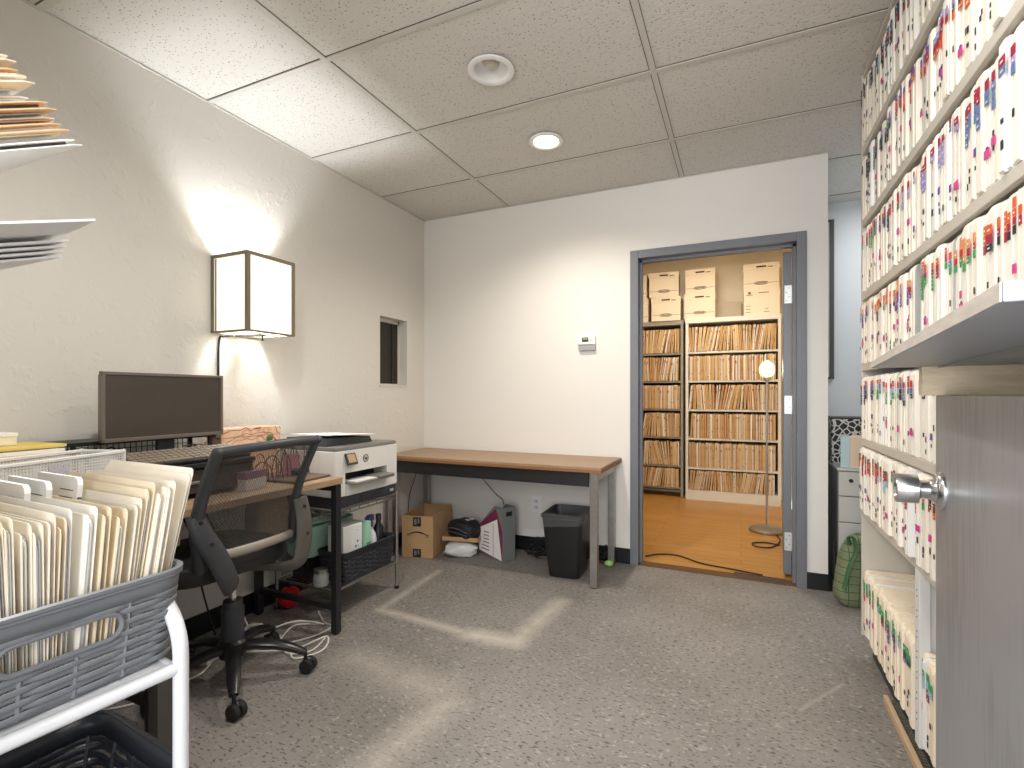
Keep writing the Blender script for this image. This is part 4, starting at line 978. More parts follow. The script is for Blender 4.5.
# woven basket builder ------------------------------------------------------------
def basket(name, label, loc, rz, Lx, Ly, Hh, m, taper=0.88, rows=9, handle=None, rimh=0.045, rcorner=0.045, group=None):
    """Lx, Ly: outer size at the rim; ribs woven in and out between upright strips; solid rim band with a handle hole in the +x face."""
    t = thing(name, label, 'basket', loc, rz, group)
    def loop(z, off, n=96, ph=None):
        k_ = taper + (1-taper)*z/Hh; a, c_ = Lx/2*k_+off, Ly/2*k_+off; rr = rcorner; out = []
        segs = []
        for (sx_, sy_, a0) in ((1, 1, 0), (-1, 1, PI/2), (-1, -1, PI), (1, -1, 3*PI/2)):
            for i in range(7):
                q = a0+PI/2*i/6; segs.append(Vector((sx_*(a-rr)+rr*math.cos(q), sy_*(c_-rr)+rr*math.sin(q), z)))
        # resample evenly
        segs.append(segs[0].copy()); d = [0]
        for i in range(1, len(segs)): d.append(d[-1]+(segs[i]-segs[i-1]).length)
        for q in range(n):
            s_ = d[-1]*q/n; i = 1
            while d[i] < s_: i += 1
            f_ = (s_-d[i-1])/max(1e-9, d[i]-d[i-1]); p_ = segs[i-1].lerp(segs[i], f_)
            nr = Vector((p_.x, p_.y, 0)); tg = (segs[i]-segs[i-1]).normalized(); nr = Vector((tg.y, -tg.x, 0))
            out.append((p_, nr, s_))
        return out, d[-1]
    N = 200
    body = Hh-rimh; rh = (body-0.008)/rows
    hz = (handle[2] if handle else 0); hr = 0.0175
    def inhole(p_, nr, z, grow=0.0):
        if not handle or nr.x < 0.97 or p_.x < 0: return False
        dy = abs(p_.y-handle[0]); e = handle[1]/2-hr
        dd = math.hypot(max(0, dy-e), z-hz); return dd < hr+grow
    b = MB()
    for r_ in range(rows):
        z = 0.006 + rh*(r_+0.5)
        L0, per = loop(z, 0, N); P = []; keep = []
        nw = 2*int(per/0.085/2)*2
        for (p_, nr, s_) in L0:
            ph = math.sin(PI*s_/per*nw + (PI if r_ % 2 else 0))
            P.append(p_ + nr*(0.0016*max(-1, min(1, 2.2*ph)))); keep.append(not inhole(p_, nr, z, 0.001))
        rad = rh*0.54
        if all(keep): b.tube(P, rad, 8, closed=True, flat=(0.93, 0.42))
        else:
            k0 = next(i for i in range(N) if keep[i] and not keep[i-1]); seq = [P[(k0+i) % N] for i in range(N) if keep[(k0+i) % N]]
            b.tube(seq, rad, 8, flat=(0.93, 0.42))
    b.build('woven_wall', m, t)
    b = MB(); L0, per = loop(0.0, 0, N); nup = int(per/0.055); step = N/nup
    for q in range(nup):
        i = int(q*step+step/2) % N; pts = []; zz = 0.004
        cut = False
        for kz in range(9):
            zz = 0.004+(body-0.004)*kz/8; Lz, _ = loop(zz, -0.0015, N)
            if inhole(Lz[i][0], Lz[i][1], zz, 0.002): cut = True; break
            pts.append(Lz[i][0])
        if len(pts) > 1: b.tube(pts, 0.0036, 5)
    b.build('upright_rib', m, t)
    b = MB(); n = 160; vs = []
    for z in (body-0.003, Hh):
        Lz, _ = loop(z, 0.002, n); vs += [q[0] for q in Lz]
    b.add(vs, [(i, (i+1) % n, n+(i+1) % n, n+i) for i in range(n)], 0, True)
    o = b.build('rim_band', m, t); sd = o.modifiers.new('thick', 'SOLIDIFY'); sd.thickness = 0.004; sd.offset = -1
    if handle:
        e = handle[1]/2-hr; k_ = taper + (1-taper)*hz/Hh; xx = Lx/2*k_+0.0015; P = []
        for i in range(13): P.append((xx, handle[0]+e+hr*math.sin(PI*i/12), hz+hr*math.cos(PI*i/12)))
        for i in range(13): P.append((xx, handle[0]-e-hr*math.sin(PI*i/12), hz-hr*math.cos(PI*i/12)))
        MB().tube(P, 0.0036, 8, closed=True).build('handle_rim', m, t)
    b = MB(); Lz, _ = loop(Hh, 0.002, 120); b.tube([q[0] for q in Lz], 0.0045, 6, closed=True); Lz, _ = loop(Hh-rimh*0.22, 0.003, 120); b.tube([q[0] for q in Lz], 0.003, 6, closed=True)
    b.build('rim_bead', m, t)
    b = MB(); L0, _ = loop(0.0, -0.004, 64); b.add([q[0]+Vector((0, 0, 0.001)) for q in L0]+[q[0]+Vector((0, 0, 0.006)) for q in L0], [tuple(range(64))[::-1], tuple(range(64, 128))]+[(i, (i+1) % 64, 64+(i+1) % 64, 64+i) for i in range(64)], 0); b.build('base', m, t)
    return t
m_bk = M('basket_grey', (112, 115, 119), 0.34); m_bkd = M('basket_charcoal', (46, 49, 55), 0.38)

# basket on the printer stand with cleaning things
ZL = 0.1565
basket('storage_basket', 'dark woven basket of cleaning things on the lower shelf of the printer stand', (-1.905, 2.085, ZL+0.002), 0, 0.19, 0.40, 0.155, m_bkd, 0.90, 10, None, 0.03, 0.03)
tt = thing('tissue_box', 'white tissue box standing in the dark woven basket', 'box', (-1.892, 1.985, ZL+0.012), R(-3))
b = MB(); b.box(-0.055, 0.055, -0.075, 0.055, 0, 0.27, bev=0.004); b.build('box_body', M('tissue_white', (226, 226, 222), 0.6), tt)
b = MB(); b.box(0.0552, 0.0562, 0.004, 0.048, 0.03, 0.24); 
b.build('printed_label', voronoi_pattern('blue_print', (96, 120, 156), (222, 226, 230), 46, 0.25, 0.35, 'F1'), tt)
tt = thing('mint_packet', 'mint green packet standing beside the tissue box in the basket', 'packet', (-1.885, 2.085, ZL+0.012), R(8))
b = MB(); b.prism([(-0.025, 0), (0.025, 0), (0.03, 0.12), (0.02, 0.26), (-0.02, 0.27), (-0.03, 0.12)], -0.045, 0.045, 'x'); b.build('packet_body', M('mint_film', (172, 216, 190), 0.35, bump=0.3, bscale=25), tt)
b = MB(); b.box(0.0452, 0.0462, -0.018, 0.018, 0.06, 0.15); b.build('packet_label', M('teal_label', (96, 160, 132), 0.5), tt)
tt = thing('spray_bottle', 'white spray bottle with a blue trigger head in the dark basket', 'spray bottle', (-1.895, 2.165, ZL+0.012), R(-70))
b = MB(); b.lathe([(0.034, 0), (0.036, 0.01), (0.036, 0.14), (0.030, 0.17), (0.014, 0.20), (0.014, 0.215)], n=22); b.build('bottle', M('bottle_white', (224, 226, 226), 0.35), tt)
b = MB(); b.lathe([(0.017, 0.21), (0.017, 0.235), (0.012, 0.24)], n=16); b.prism([(-0.030, 0.238), (0.045, 0.240), (0.048, 0.262), (0.02, 0.275), (-0.03, 0.272)], -0.012, 0.012, 'y'); hd = b.build('spray_head', M('trigger_blue', (70, 84, 142), 0.4), tt)
b = MB(); b.tube([(0.022, 0, 0.240), (0.030, 0, 0.220), (0.024, 0, 0.200)], 0.005, 8); b.build('trigger', MATS['trigger_blue'], hd)
tt = thing('black_bottle', 'black bottle at the far end of the dark basket', 'bottle', (-1.895, 2.235, ZL+0.012))
b = MB(); b.lathe([(0.027, 0), (0.028, 0.01), (0.028, 0.19), (0.014, 0.215), (0.014, 0.235)], n=20); b.build('bottle', M('bottle_black', (30, 30, 34), 0.3), tt)
b = MB(); b.lathe([(0.016, 0.232), (0.016, 0.262), (0.013, 0.265)], n=16); b.build('cap', m_dark, tt)
# mint bin with papers, cups behind
m_mint = M('mint_plastic', (172, 206, 188), 0.45)
tt = thing('mint_bin', 'mint green plastic bin filled with folded bags beside the dark basket', 'bin', (-2.10, 2.00, ZL+0.09), R(0))
tt.location = (-2.085, 1.995, ZL+0.001)
b = MB(); loft(b, [ring(0.075, 0.150, 0.12, 0.04), ring(0.085, 0.165, 0.14, 0.04), ring(0.092, 0.172, 0.28, 0.04), ring(0.086, 0.166, 0.28, 0.04), ring(0.072, 0.148, 0.135, 0.04)], cap0=True, cap1=True); b.build('bin_body', m_mint, tt)
b = MB()
for x in (-0.05, 0.05): b.box(x-0.006, x+0.006, -0.13, 0.13, 0.0, 0.121)
b.build('stand', m_blackmetal, tt)
b = MB()
rr_ = random.Random(9)
for i in range(4):
    b.box(-0.085+rr_.uniform(-.01, .01), 0.085, -0.165+rr_.uniform(-.02, .03), 0.14+rr_.uniform(-.03, .02), 0.286+0.012*i, 0.294+0.012*i, bev=0.003, T=TR((0, 0, 0), (R(rr_.uniform(-1, 1)), 0, R(rr_.uniform(-5, 5)))))
b.build('folded_bags', M('mint_bags', (184, 212, 198), 0.5, bump=0.3, bscale=20), tt)
tt = lump('crumpled_bag', (-2.05, 2.05, ZL+0.334), 0.08, 0.10, 0.011, M('pale_green_film', (196, 222, 206), 0.35, bump=0.4, bscale=30), 6, 0.3)
tag(tt, 'crumpled pale green bag on top of the mint bin', 'bag')
tt = thing('glass_jar', 'clear glass jar on the lower shelf of the printer stand in front of the mint bin', 'jar', (-1.925, 1.845, ZL+0.001))
tt['label'] = 'glass jar with silver lid on the lower wire shelf near the desk leg'
b = MB(); b.lathe([(0.030, 0), (0.036, 0.004), (0.038, 0.05), (0.032, 0.068)], n=20); b.build('jar', clear_glass('jar_glass', 0.5, (190, 196, 198)), tt)
b = MB(); b.lathe([(0.034, 0.066), (0.034, 0.084), (0.02, 0.086)], n=20); b.build('lid', m_steel, tt)
squiggle(21, (-2.0, 1.90, ZL+0.004), 0.05, 0.05, 0.07, 12, 0.0035, m_cable_b, 'shelf_cable', 'black cable bundled on the lower wire shelf beside the glass jar')

# ------------------------------------------------------------------ white cart with baskets of folders
cx_, cy_ = -0.956, 0.264; crz = R(-5)
t = thing('rolling_cart', 'white tubular three-tier cart holding the grey folder basket', 'utility cart', (cx_, cy_, 0), crz)
m_cart = M('cart_white', (216, 218, 221), 0.3)
hw_, hl_ = 0.165, 0.222; zt = 0.797
def post_loop(y):
    P = [(hw_, y, 0.075)] + [(hw_, y, zt-0.08)] + arc((hw_-0.08, y, zt-0.08), 0.08, 0, PI/2, 8, 'xz')[1:] + arc((-hw_+0.08, y, zt-0.08), 0.08, PI/2, PI, 8, 'xz') + [(-hw_, y, 0.075)]
    return P
for y in (hl_, -hl_):
    b = MB(); b.tube(post_loop(y), 0.0105, 14); b.build('end_frame', m_cart, t)
for z in (0.700, 0.372, 0.115):
    b = MB(); tp = [(hw_, -hl_, z), (hw_, hl_, z), (-hw_, hl_, z), (-hw_, -hl_, z)]
    b.tube([(hw_-0.002, -hl_, z), (hw_-0.002, hl_-0.006, z)], 0.0095, 12); b.tube([(-hw_+0.002, -hl_, z), (-hw_+0.002, hl_-0.006, z)], 0.0095, 12)
    b.tube([(-hw_, hl_-0.008, z), (hw_, hl_-0.008, z)], 0.008, 10); b.tube([(-hw_, -hl_+0.008, z), (hw_, -hl_+0.008, z)], 0.008, 10)
    b.box(-hw_+0.006, hw_-0.006, -hl_+0.008, hl_-0.008, z+0.001, z+0.006); b.build('tray', m_cart, t)
for x in (-hw_, hw_):
    for y in (-hl_, hl_):
        b = MB(); b.tube([(x, y, 0.05), (x, y, 0.078)], 0.006, 8); b.lathe([(0.003, -0.011), (0.024, -0.010), (0.026, 0), (0.024, 0.010), (0.003, 0.011)], n=18, T=TR((x, y+0.012, 0.027), (0, PI/2, 0))); b.build('caster', M('caster_grey', (130, 130, 132), 0.5), t)
ch_, sh_ = math.cos(crz), math.sin(crz)
def cart_pt(x, y, z): return (cx_+x*ch_-y*sh_, cy_+x*sh_+y*ch_, z)
BZ = 0.708
BX, BY, BRZ = -0.961, 0.287, R(-2.5)
basket('folder_basket', 'grey woven basket packed with manila folders on the top tier of the white cart', (BX, BY, BZ), BRZ, 0.325, 0.43, 0.134, m_bk, 0.95, 13, (0.062, 0.128, 0.082), 0.024, 0.04)
basket('lower_basket', 'charcoal woven basket on the middle tier of the white cart', cart_pt(0.030, 0.020, 0.380), crz, 0.285, 0.42, 0.168, m_bkd, 0.84, 11, (0.0, 0.11, 0.115), 0.03, 0.035)
o = MB().lathe([(0.022, -0.012), (0.034, -0.012), (0.034, 0.012), (0.022, 0.012), (0.022, -0.012)], n=24, cap=False).build('tape_roll', M('amber_tape', (206, 142, 62), 0.3), None, cart_pt(0.12, -0.02, 0.415), (R(80), 0, R(30)))
o.location = cart_pt(-0.02, -0.05, 0.4225); tag(o, 'roll of amber packing tape standing in the charcoal lower basket', 'tape')
# folders standing in the basket, one after another
fold_mats = [M('folder_cream', (244, 236, 220), 0.8, var=0.04, vscale=18), M('folder_buff', (240, 226, 198), 0.8, var=0.05, vscale=18), M('folder_pale', (247, 243, 234), 0.8)]
m_sheet = M('sheet_white', (242, 241, 238), 0.85); m_sheet2 = M('sheet_grey', (206, 208, 212), 0.8)
cb, sb = math.cos(BRZ), math.sin(BRZ)
rr_ = random.Random(31)
y = 0.178; k = 0; forms = [0.13, 0.104, 0.080]
while y > -0.165:
    thk = rr_.uniform(0.0055, 0.0105)
    wide = 0.276 + rr_.uniform(-0.008, 0.006); ht = 0.248 + rr_.uniform(-0.008, 0.007) + (0.010 if k < 5 else -0.012)
    if k == 0: ht += 0.024
    near_white = (0.02 < y < 0.10 and k % 4 == 1)
    lean = R(13) if k == 0 else R(max(-2, 11 - k*0.9) + rr_.uniform(-1.0, 1.0))
    p_ = (BX + 0.004*cb - y*sb, BY + 0.004*sb + y*cb, BZ+0.008)
    fo = thing('manila_folder' if k == 0 else 'manila_folder.%03d' % k, '%s folder from the far end of the grey basket on the white cart, edge-on' % ordinal(k+1), 'folder', p_, BRZ + R(rr_.uniform(-1.2, 1.2)), 'folders in the grey basket')
    fm_ = fold_mats[rr_.choice([0, 0, 1, 2])]
    Tm = TR((0, 0, 0), (-lean, 0, 0))
    x1 = wide/2 + rr_.uniform(-0.003, 0.006) - (0.014 if k < 2 else 0)
    def curved(mb, ya, yb, x0, x1_, z1, mat=0):
        # thin sheet with a soft bend and rounded top corners
        n_ = 6; vs = []
        pr = [(x0, 0.0), (x0, z1-0.008), (x0+0.006, z1), (x1_-0.008, z1), (x1_-0.002, z1-0.003), (x1_, z1-0.010), (x1_, 0.0)]
        mb.prism(pr, ya, yb, 'y', mat, Tm)
    b = MB(); curved(b, -thk, -thk+0.0008, -wide/2, x1, ht-0.010); curved(b, -0.0008, 0.0, -wide/2, x1-0.002, ht); b.build('cover', fm_, fo)
    b = MB(); n_s = max(2, int(thk/0.0022))
    for i in range(n_s):
        ya = -thk+0.0012 + (thk-0.0024)*i/n_s; curved(b, ya, ya+(thk-0.0024)/n_s*0.72, -wide/2+0.008, x1-rr_.uniform(0.004, 0.012), ht-rr_.uniform(0.014, 0.026))
    b.build('sheets', m_sheet if rr_.random() < 0.8 else m_sheet2, fo)
    y -= thk/math.cos(lean) + 0.0008; k += 1
    if forms and y < forms[0]:
        forms.pop(0); fi = 2-len(forms); lean = R(max(0, 11 - k*0.9)); tw = 0.0075
        fo = thing('form_bundle' if fi == 0 else 'form_bundle.%03d' % fi, ['white bundle of forms standing tallest in the grey basket, farthest of three', 'white bundle of forms in the grey basket, middle of three', 'white bundle of forms in the grey basket, nearest the entrance of three'][fi], 'papers', (BX - y*sb, BY + y*cb, BZ+0.008), BRZ, 'white forms in the grey basket')
        Tm = TR((0, 0, 0), (-lean, 0, 0)); x1 = -0.010-0.004*fi; zt_ = 0.262-0.002*fi
        prf = [(-0.15, 0.03), (-0.15, zt_), (x1-0.010, zt_), (x1-0.003, zt_-0.004), (x1, zt_-0.012), (x1, 0.03)]
        b = MB(); b.prism(prf, -tw, -0.0005, 'y', 0, Tm); b.build('paper_block', m_sheet, fo)
        b = MB(); 
        for q in range(3): b.box(x1-0.055, x1-0.012, -tw-0.0006, -tw, zt_-0.022-0.012*q, zt_-0.0205-0.012*q, 0, 0, Tm)
        b.box(x1-0.0005, x1+0.0006, -tw+0.001, -0.001, zt_-0.034, zt_-0.031, 0, 0, Tm)
        b.build('printed_lines', M('form_ink', (96, 98, 104), 0.6), fo)
        y -= tw/math.cos(lean)+0.0008

# ------------------------------------------------------------------ sloped wall rack with paper stacks (beside the entrance)
t = thing('wall_rack', 'sloped two-board wall rack beside the entrance carrying overhanging paper stacks', 'rack', (0, 0, 0))
RK = [((-1.02, 0.276, 1.360), R(30)), ((-1.02, 0.285, 1.256), R(20))]
for nm, (pos, tilt) in zip(('upper_board', 'lower_board'), RK):
    Tm = TR(pos, (tilt, 0, 0))
    b = MB(); b.box(-0.22, 0.12, -0.30, 0.0, -0.016, -0.001, 0, 0.002, Tm); b.build(nm, m_white, t)
for x in (-1.20, -0.93):
    b = MB(); b.box(x, x+0.012, -0.06, -0.045, 1.08, 1.45); 
    for (pos, tilt) in RK:
        Tm = TR(pos, (tilt, 0, 0)); b.box(x-pos[0], x-pos[0]+0.012, -0.325, -0.02, -0.028, -0.016, 0, 0, Tm)
    b.build('bracket', m_steel, t)
rr_ = random.Random(17)
fm_list = [M('file_tan', (222, 190, 150), 0.8), M('file_cream', (234, 224, 206), 0.8), m_paper, M('file_peach', (230, 196, 164), 0.8), M('file_dark', (84, 76, 70), 0.7)]
z = 0.0; (pos, tilt) = RK[0]
for i in range(15):
    h_ = rr_.uniform(0.005, 0.0085)
    xe = -0.600 - 0.0035*i + (rr_.uniform(-0.022, 0.010) if i else 0); ln = 0.36
    p_ = TR(pos, (tilt, 0, 0)) @ Vector((xe-pos[0], 0, z))
    fo = thing('paper_folder' if i == 0 else 'paper_folder.%03d' % i, '%s folder up in the overhanging stack on the sloped wall rack' % ordinal(i+1), 'folder', p_, 0, 'overhanging stack of folders on the sloped wall rack')
    fo.rotation_euler = (tilt, 0, R(rr_.uniform(-2, 2)))
    mm = fm_list[4] if i == 14 else fm_list[[2, 1, 0, 3, 1, 0, 2][i % 7]]
    b = MB(); b.prism([(-ln, -0.28), (-0.012, -0.28), (0, -0.268), (0, -0.012), (-0.008, 0.0), (-ln, 0.0)], 0, 0.0012, 'z'); b.prism([(-ln, -0.28), (-0.016, -0.28), (-0.004, -0.268), (-0.004, -0.014), (-0.01, -0.003), (-ln, -0.003)], h_-0.0014, h_-0.0004, 'z'); b.build('cover', mm, fo)
    b = MB(); b.box(-ln+0.01, -0.014, -0.27, -0.01, 0.0014, h_-0.0016); b.build('sheets', m_paper if i % 5 else fm_list[4], fo)
    z += h_
(pos, tilt) = RK[1]
for i in range(5):
    fo = MB(); n_ = 14; vs = []; fs = []
    curl = [0.012, 0.003, 0.002, 0.001, 0.0][4-i]; ln = 0.34; xe = -0.585 - (0.050+0.008*(4-i) if i < 4 else 0)
    z0 = 0.0005 + 0.0035*i
    for j in range(n_+1):
        u = j/n_; x_ = -ln + ln*u; zz = z0 + curl*(u**3)
        ya = 0.0
        for yy in (-0.26, ya):
            vs.append((x_, yy, zz)); vs.append((x_, yy, zz+0.0022))
    for j in range(n_):
        a = 4*j; c_ = 4*(j+1)
        fs += [(a, c_, c_+2, a+2), (a+1, a+3, c_+3, c_+1), (a, a+1, c_+1, c_), (a+2, c_+2, c_+3, a+3)]
    fs += [(0, 2, 3, 1), (4*n_, 4*n_+1, 4*n_+3, 4*n_+2)]
    fo.add(vs, fs, 0, True)
    p_ = TR(pos, (tilt, 0, 0)) @ Vector((xe-pos[0], 0, 0))
    o = fo.build('paper_sheet' if i == 0 else 'paper_sheet.%03d' % i, m_paper, None, p_, (tilt, 0, 0))
    tag(o, ['bottom white sheet of the low curled pile on the wall rack', 'second white sheet up in the low curled pile on the wall rack', 'middle white sheet of the low curled pile on the wall rack', 'second white sheet from the top of the low curled pile', 'topmost white sheet curling upward over the low pile on the wall rack'][i], 'paper', 'low pile of white sheets')
# ------------------------------------------------------------------ chart shelving along the right wall
SX, SXB, SYE, SYN = 0.476, 0.795, 2.50, 0.95
bottoms = [2.128, 1.82, 1.51, 1.21, 0.895, 0.597]
m_sh = M('shelf_putty', (204, 198, 186), 0.5, var=0.03, vscale=8); m_sh2 = M('shelf_white', (222, 222, 220), 0.5)
t = thing('chart_shelving', 'tall putty shelving unit filled with colour-tabbed charts along the near wall', 'shelving', ((SX+SXB)/2, (SYE+SYN)/2, 0))
ox, oy = (SX+SXB)/2, (SYE+SYN)/2
def lb_(b, x0, x1, y0, y1, z0, z1, m=0, bev=0): b.box(x0-ox, x1-ox, y0-oy, y1-oy, z0, z1, m, bev)
b = MB(); lb_(b, SX-0.004, SXB, SYE-0.002, SYE+0.014, 0.085, CEIL-0.004, 0, 0.002); b.build('end_panel', m_sh, t)
b = MB(); lb_(b, SX+0.012, SX+0.05, SYE+0.014, SYE+0.034, 0.86, 1.80, 0, 0.003); b.build('brown_edge_strip', M('walnut_strip', (82, 64, 50), 0.6, var=0.2, vscale=14), t)
for y in (1.78, 1.06):
    b = MB(); lb_(b, SX+0.022, SXB, y-0.010, y+0.010, 0.085, CEIL-0.006)
    lb_(b, SX-0.004, SX+0.024, y-0.019, y+0.019, 0.085, 0.60, 0, 0.002); 
    b.build('upright', m_sh2, t)
    b = MB()
    for q in range(7):
        for dz in (0.0, 0.018): b.tube([(SX-0.005-ox, y-oy, 0.16+0.06*q+dz), (SX-0.0035-ox, y-oy, 0.16+0.06*q+dz)], 0.0025, 8)
    b.build('upright_holes', M('peg_hole', (96, 94, 90), 0.8), t)
for z in bottoms:
    b = MB(); lb_(b, SX-0.004, SX+0.012, SYN, SYE-0.002, z, z+0.030, 0, 0.002); lb_(b, SX+0.012, SXB, SYN, SYE-0.002, z+0.010, z+0.028); b.build('shelf_board', m_sh, t)
b = MB(); lb_(b, SX, SXB, SYN, SYE-0.002, CEIL-0.020, CEIL-0.004); b.build('top_board', m_sh, t)
b = MB(); lb_(b, SX+0.01, SXB, SYN, SYE-0.002, 0.095, 0.110); b.build('bottom_shelf', m_sh2, t)
b = MB(); lb_(b, SXB-0.006, SXB, SYN, SYE-0.002, 0.11, CEIL-0.02); b.build('back_panel', M('shelf_back_grey', (186, 188, 188), 0.6), t)
b = MB(); lb_(b, SX+0.035, SX+0.05, SYN, SYE-0.002, 0.0, 0.095); b.build('kick_board', m_dark, t)
# grey dividers with rounded tops between groups of charts
def divider(y, z0, h):
    b = MB(); pr = [(SX+0.002-ox, 0), (SXB-0.02-ox, 0), (SXB-0.02-ox, h)] + [(SX+0.002+0.03-0.03*math.sin(a)-ox, h-0.03+0.03*math.cos(a)) for a in [PI/2*i/6 for i in range(7)]]
    b.prism(pr, y-oy-0.001, y-oy+0.001, 'y', 0, TR((0, 0, z0))); return b.build('divider', M('divider_grey', (168, 170, 168), 0.45), t)

# slatted grey plinth tray with a wooden lip at the foot
tr2 = thing('plinth_tray', 'slatted grey floor tray with a wooden lip at the foot of the shelving', 'floor tray', (0.481, 1.55, 0), 0)
b = MB(); b.box(-0.012, 0.004, -0.55, 0.594, 0.0, 0.030, bev=0.003); b.build('wooden_lip', M('lip_wood', (196, 170, 138), 0.6, var=0.12, vscale=14, stretch=(14, 1, 14)), tr2)
b = MB(); b.box(0.004, 0.030, -0.55, 0.594, 0.0, 0.010)
for i in range(80): b.box(0.004, 0.030, -0.548+0.01432*i, -0.548+0.01432*i+0.006, 0.010, 0.016)
b.build('slats', M('tray_grey', (116, 112, 100), 0.5), tr2)

# chart folders ---------------------------------------------------------------
TAB = {k_: M('tab_'+k_, c_, 0.55) for k_, c_ in dict(crimson=(166, 28, 62), red=(196, 42, 40), orange=(216, 96, 44), peach=(226, 150, 96), lilac=(160, 150, 200), purple=(112, 72, 150), navy=(40, 48, 84),
       black=(38, 38, 42), teal=(36, 84, 86), green=(52, 158, 92), blue=(98, 122, 168), brown=(126, 66, 44), pink=(216, 62, 150), white=(236, 234, 228), skyblue=(150, 190, 214)).items()}
TK = list(TAB)
m_chart = [M('chart_cream', (239, 232, 218), 0.75, var=0.02, vscale=9), M('chart_ivory', (243, 238, 228), 0.75), M('chart_white', (240, 240, 238), 0.7), M('chart_buff', (241, 228, 206), 0.75)]
CH_D = 0.27; CH_H = 0.262
_cc = {}
def chart_mesh(w_, mi, v):
    key = (w_, mi, v)
    if key in _cc: return _cc[key]
    b = MB(); n = max(1, int(w_/0.011)); q = w_/n
    rr = random.Random(v*13+mi)
    for i in range(n):
        y0 = -w_/2+q*i; d_ = rr.uniform(0, 0.006); hh_ = CH_H-rr.uniform(0, 0.008)
        b.prism([(d_, 0.004), (d_+0.004, 0), (CH_D, 0), (CH_D, hh_), (d_+0.012, hh_), (d_+0.004, hh_-0.004), (d_, hh_-0.012)], y0+0.0004, y0+q-0.0004, 'y', 0)
    me = b.mesh('chart_folder', m_chart[mi]); _cc[key] = me; return me
def tab_mesh(w_, cols, v):
    key = ('t', w_, tuple(cols), v)
    if key in _cc: return _cc[key]
    b = MB(); rr = random.Random(v); mats = []
    def mi(c):
        if TAB[c] not in mats: mats.append(TAB[c])
        return mats.index(TAB[c])
    ww = w_*rr.uniform(0.45, 0.75); z = CH_H-0.016-rr.uniform(0, 0.03); yo = rr.uniform(-0.1, 0.1)*w_
    seq = []
    for c in cols: seq += [c]*rr.choice([1, 1, 2])
    for c in seq[:5]:
        h_ = rr.uniform(0.015, 0.022); wj = ww*rr.uniform(0.85, 1.1)
        b.box(-0.0012, 0.0002, yo-wj/2, yo+wj/2, z-h_, z-0.0018, mi(c))
        if rr.random() < 0.5: b.box(-0.0016, -0.0012, yo-wj*0.22, yo+wj*0.2, z-h_*0.70, z-h_*0.52, mi('white'))
        z -= h_
    for q in range(rr.choice([0, 1, 1, 2])):
        zz = 0.02+rr.uniform(0, .075); b.box(-0.0012, 0.0002, -ww*0.22+yo, ww*0.18+yo, zz, zz+rr.uniform(0.008, .018), mi('black'))
    if rr.random() < 0.22:
        zz = 0.05+rr.uniform(0, .05); b.box(-0.0013, 0.0002, -ww*0.6+yo, ww*0.6+yo, zz, zz+0.018, mi('pink' if rr.random() < .6 else 'purple'))
    me = b.mesh('tab_print', mats); _cc[key] = me; return me
TIERS = [  # (near-limit y, palette by fraction from the far end)
    (1.19, [(0.18, ['black', 'navy', 'black']), (0.42, ['navy', 'blue', 'black']), (0.75, ['orange', 'black', 'brown']), (1.0, ['purple', 'red'])]),
    (1.16, [(0.22, ['navy', 'teal', 'black']), (0.34, ['lilac', 'teal', 'black']), (0.62, ['purple', 'orange', 'red']), (0.85, ['lilac', 'crimson', 'orange']), (1.0, ['purple', 'green', 'orange'])]),
    (1.14, [(0.16, ['red', 'crimson', 'green']), (0.32, ['crimson', 'teal', 'navy']), (0.40, ['crimson', 'red', 'green']), (0.75, ['crimson', 'lilac', 'lilac']), (1.0, ['crimson', 'blue', 'blue'])]),
    (1.12, [(0.14, ['peach', 'blue', 'purple']), (0.34, ['orange', 'peach', 'navy']), (0.52, ['peach', 'lilac', 'purple']), (0.70, ['orange', 'crimson', 'green']), (0.82, ['peach', 'red', 'green']), (1.0, ['orange', 'crimson', 'black'])]),
    (1.42, [(0.25, ['red', 'blue', 'navy']), (0.50, ['red', 'skyblue', 'green']), (0.75, ['red', 'blue', 'black']), (1.0, ['orange', 'peach', 'navy'])]),
    (1.42, [(0.3, ['brown', 'orange', 'red']), (0.6, ['brown', 'red', 'skyblue']), (0.8, ['orange', 'green', 'crimson']), (1.0, ['black', 'brown', 'orange'])]),
    (1.45, [(0.35, ['green', 'green', 'red']), (0.7, ['green', 'teal', 'purple']), (1.0, ['green', 'skyblue', 'brown'])])]
TN = ['top', 'second', 'third', 'fourth', 'fifth', 'sixth', 'bottom']
rr_ = random.Random(55); nc = 0
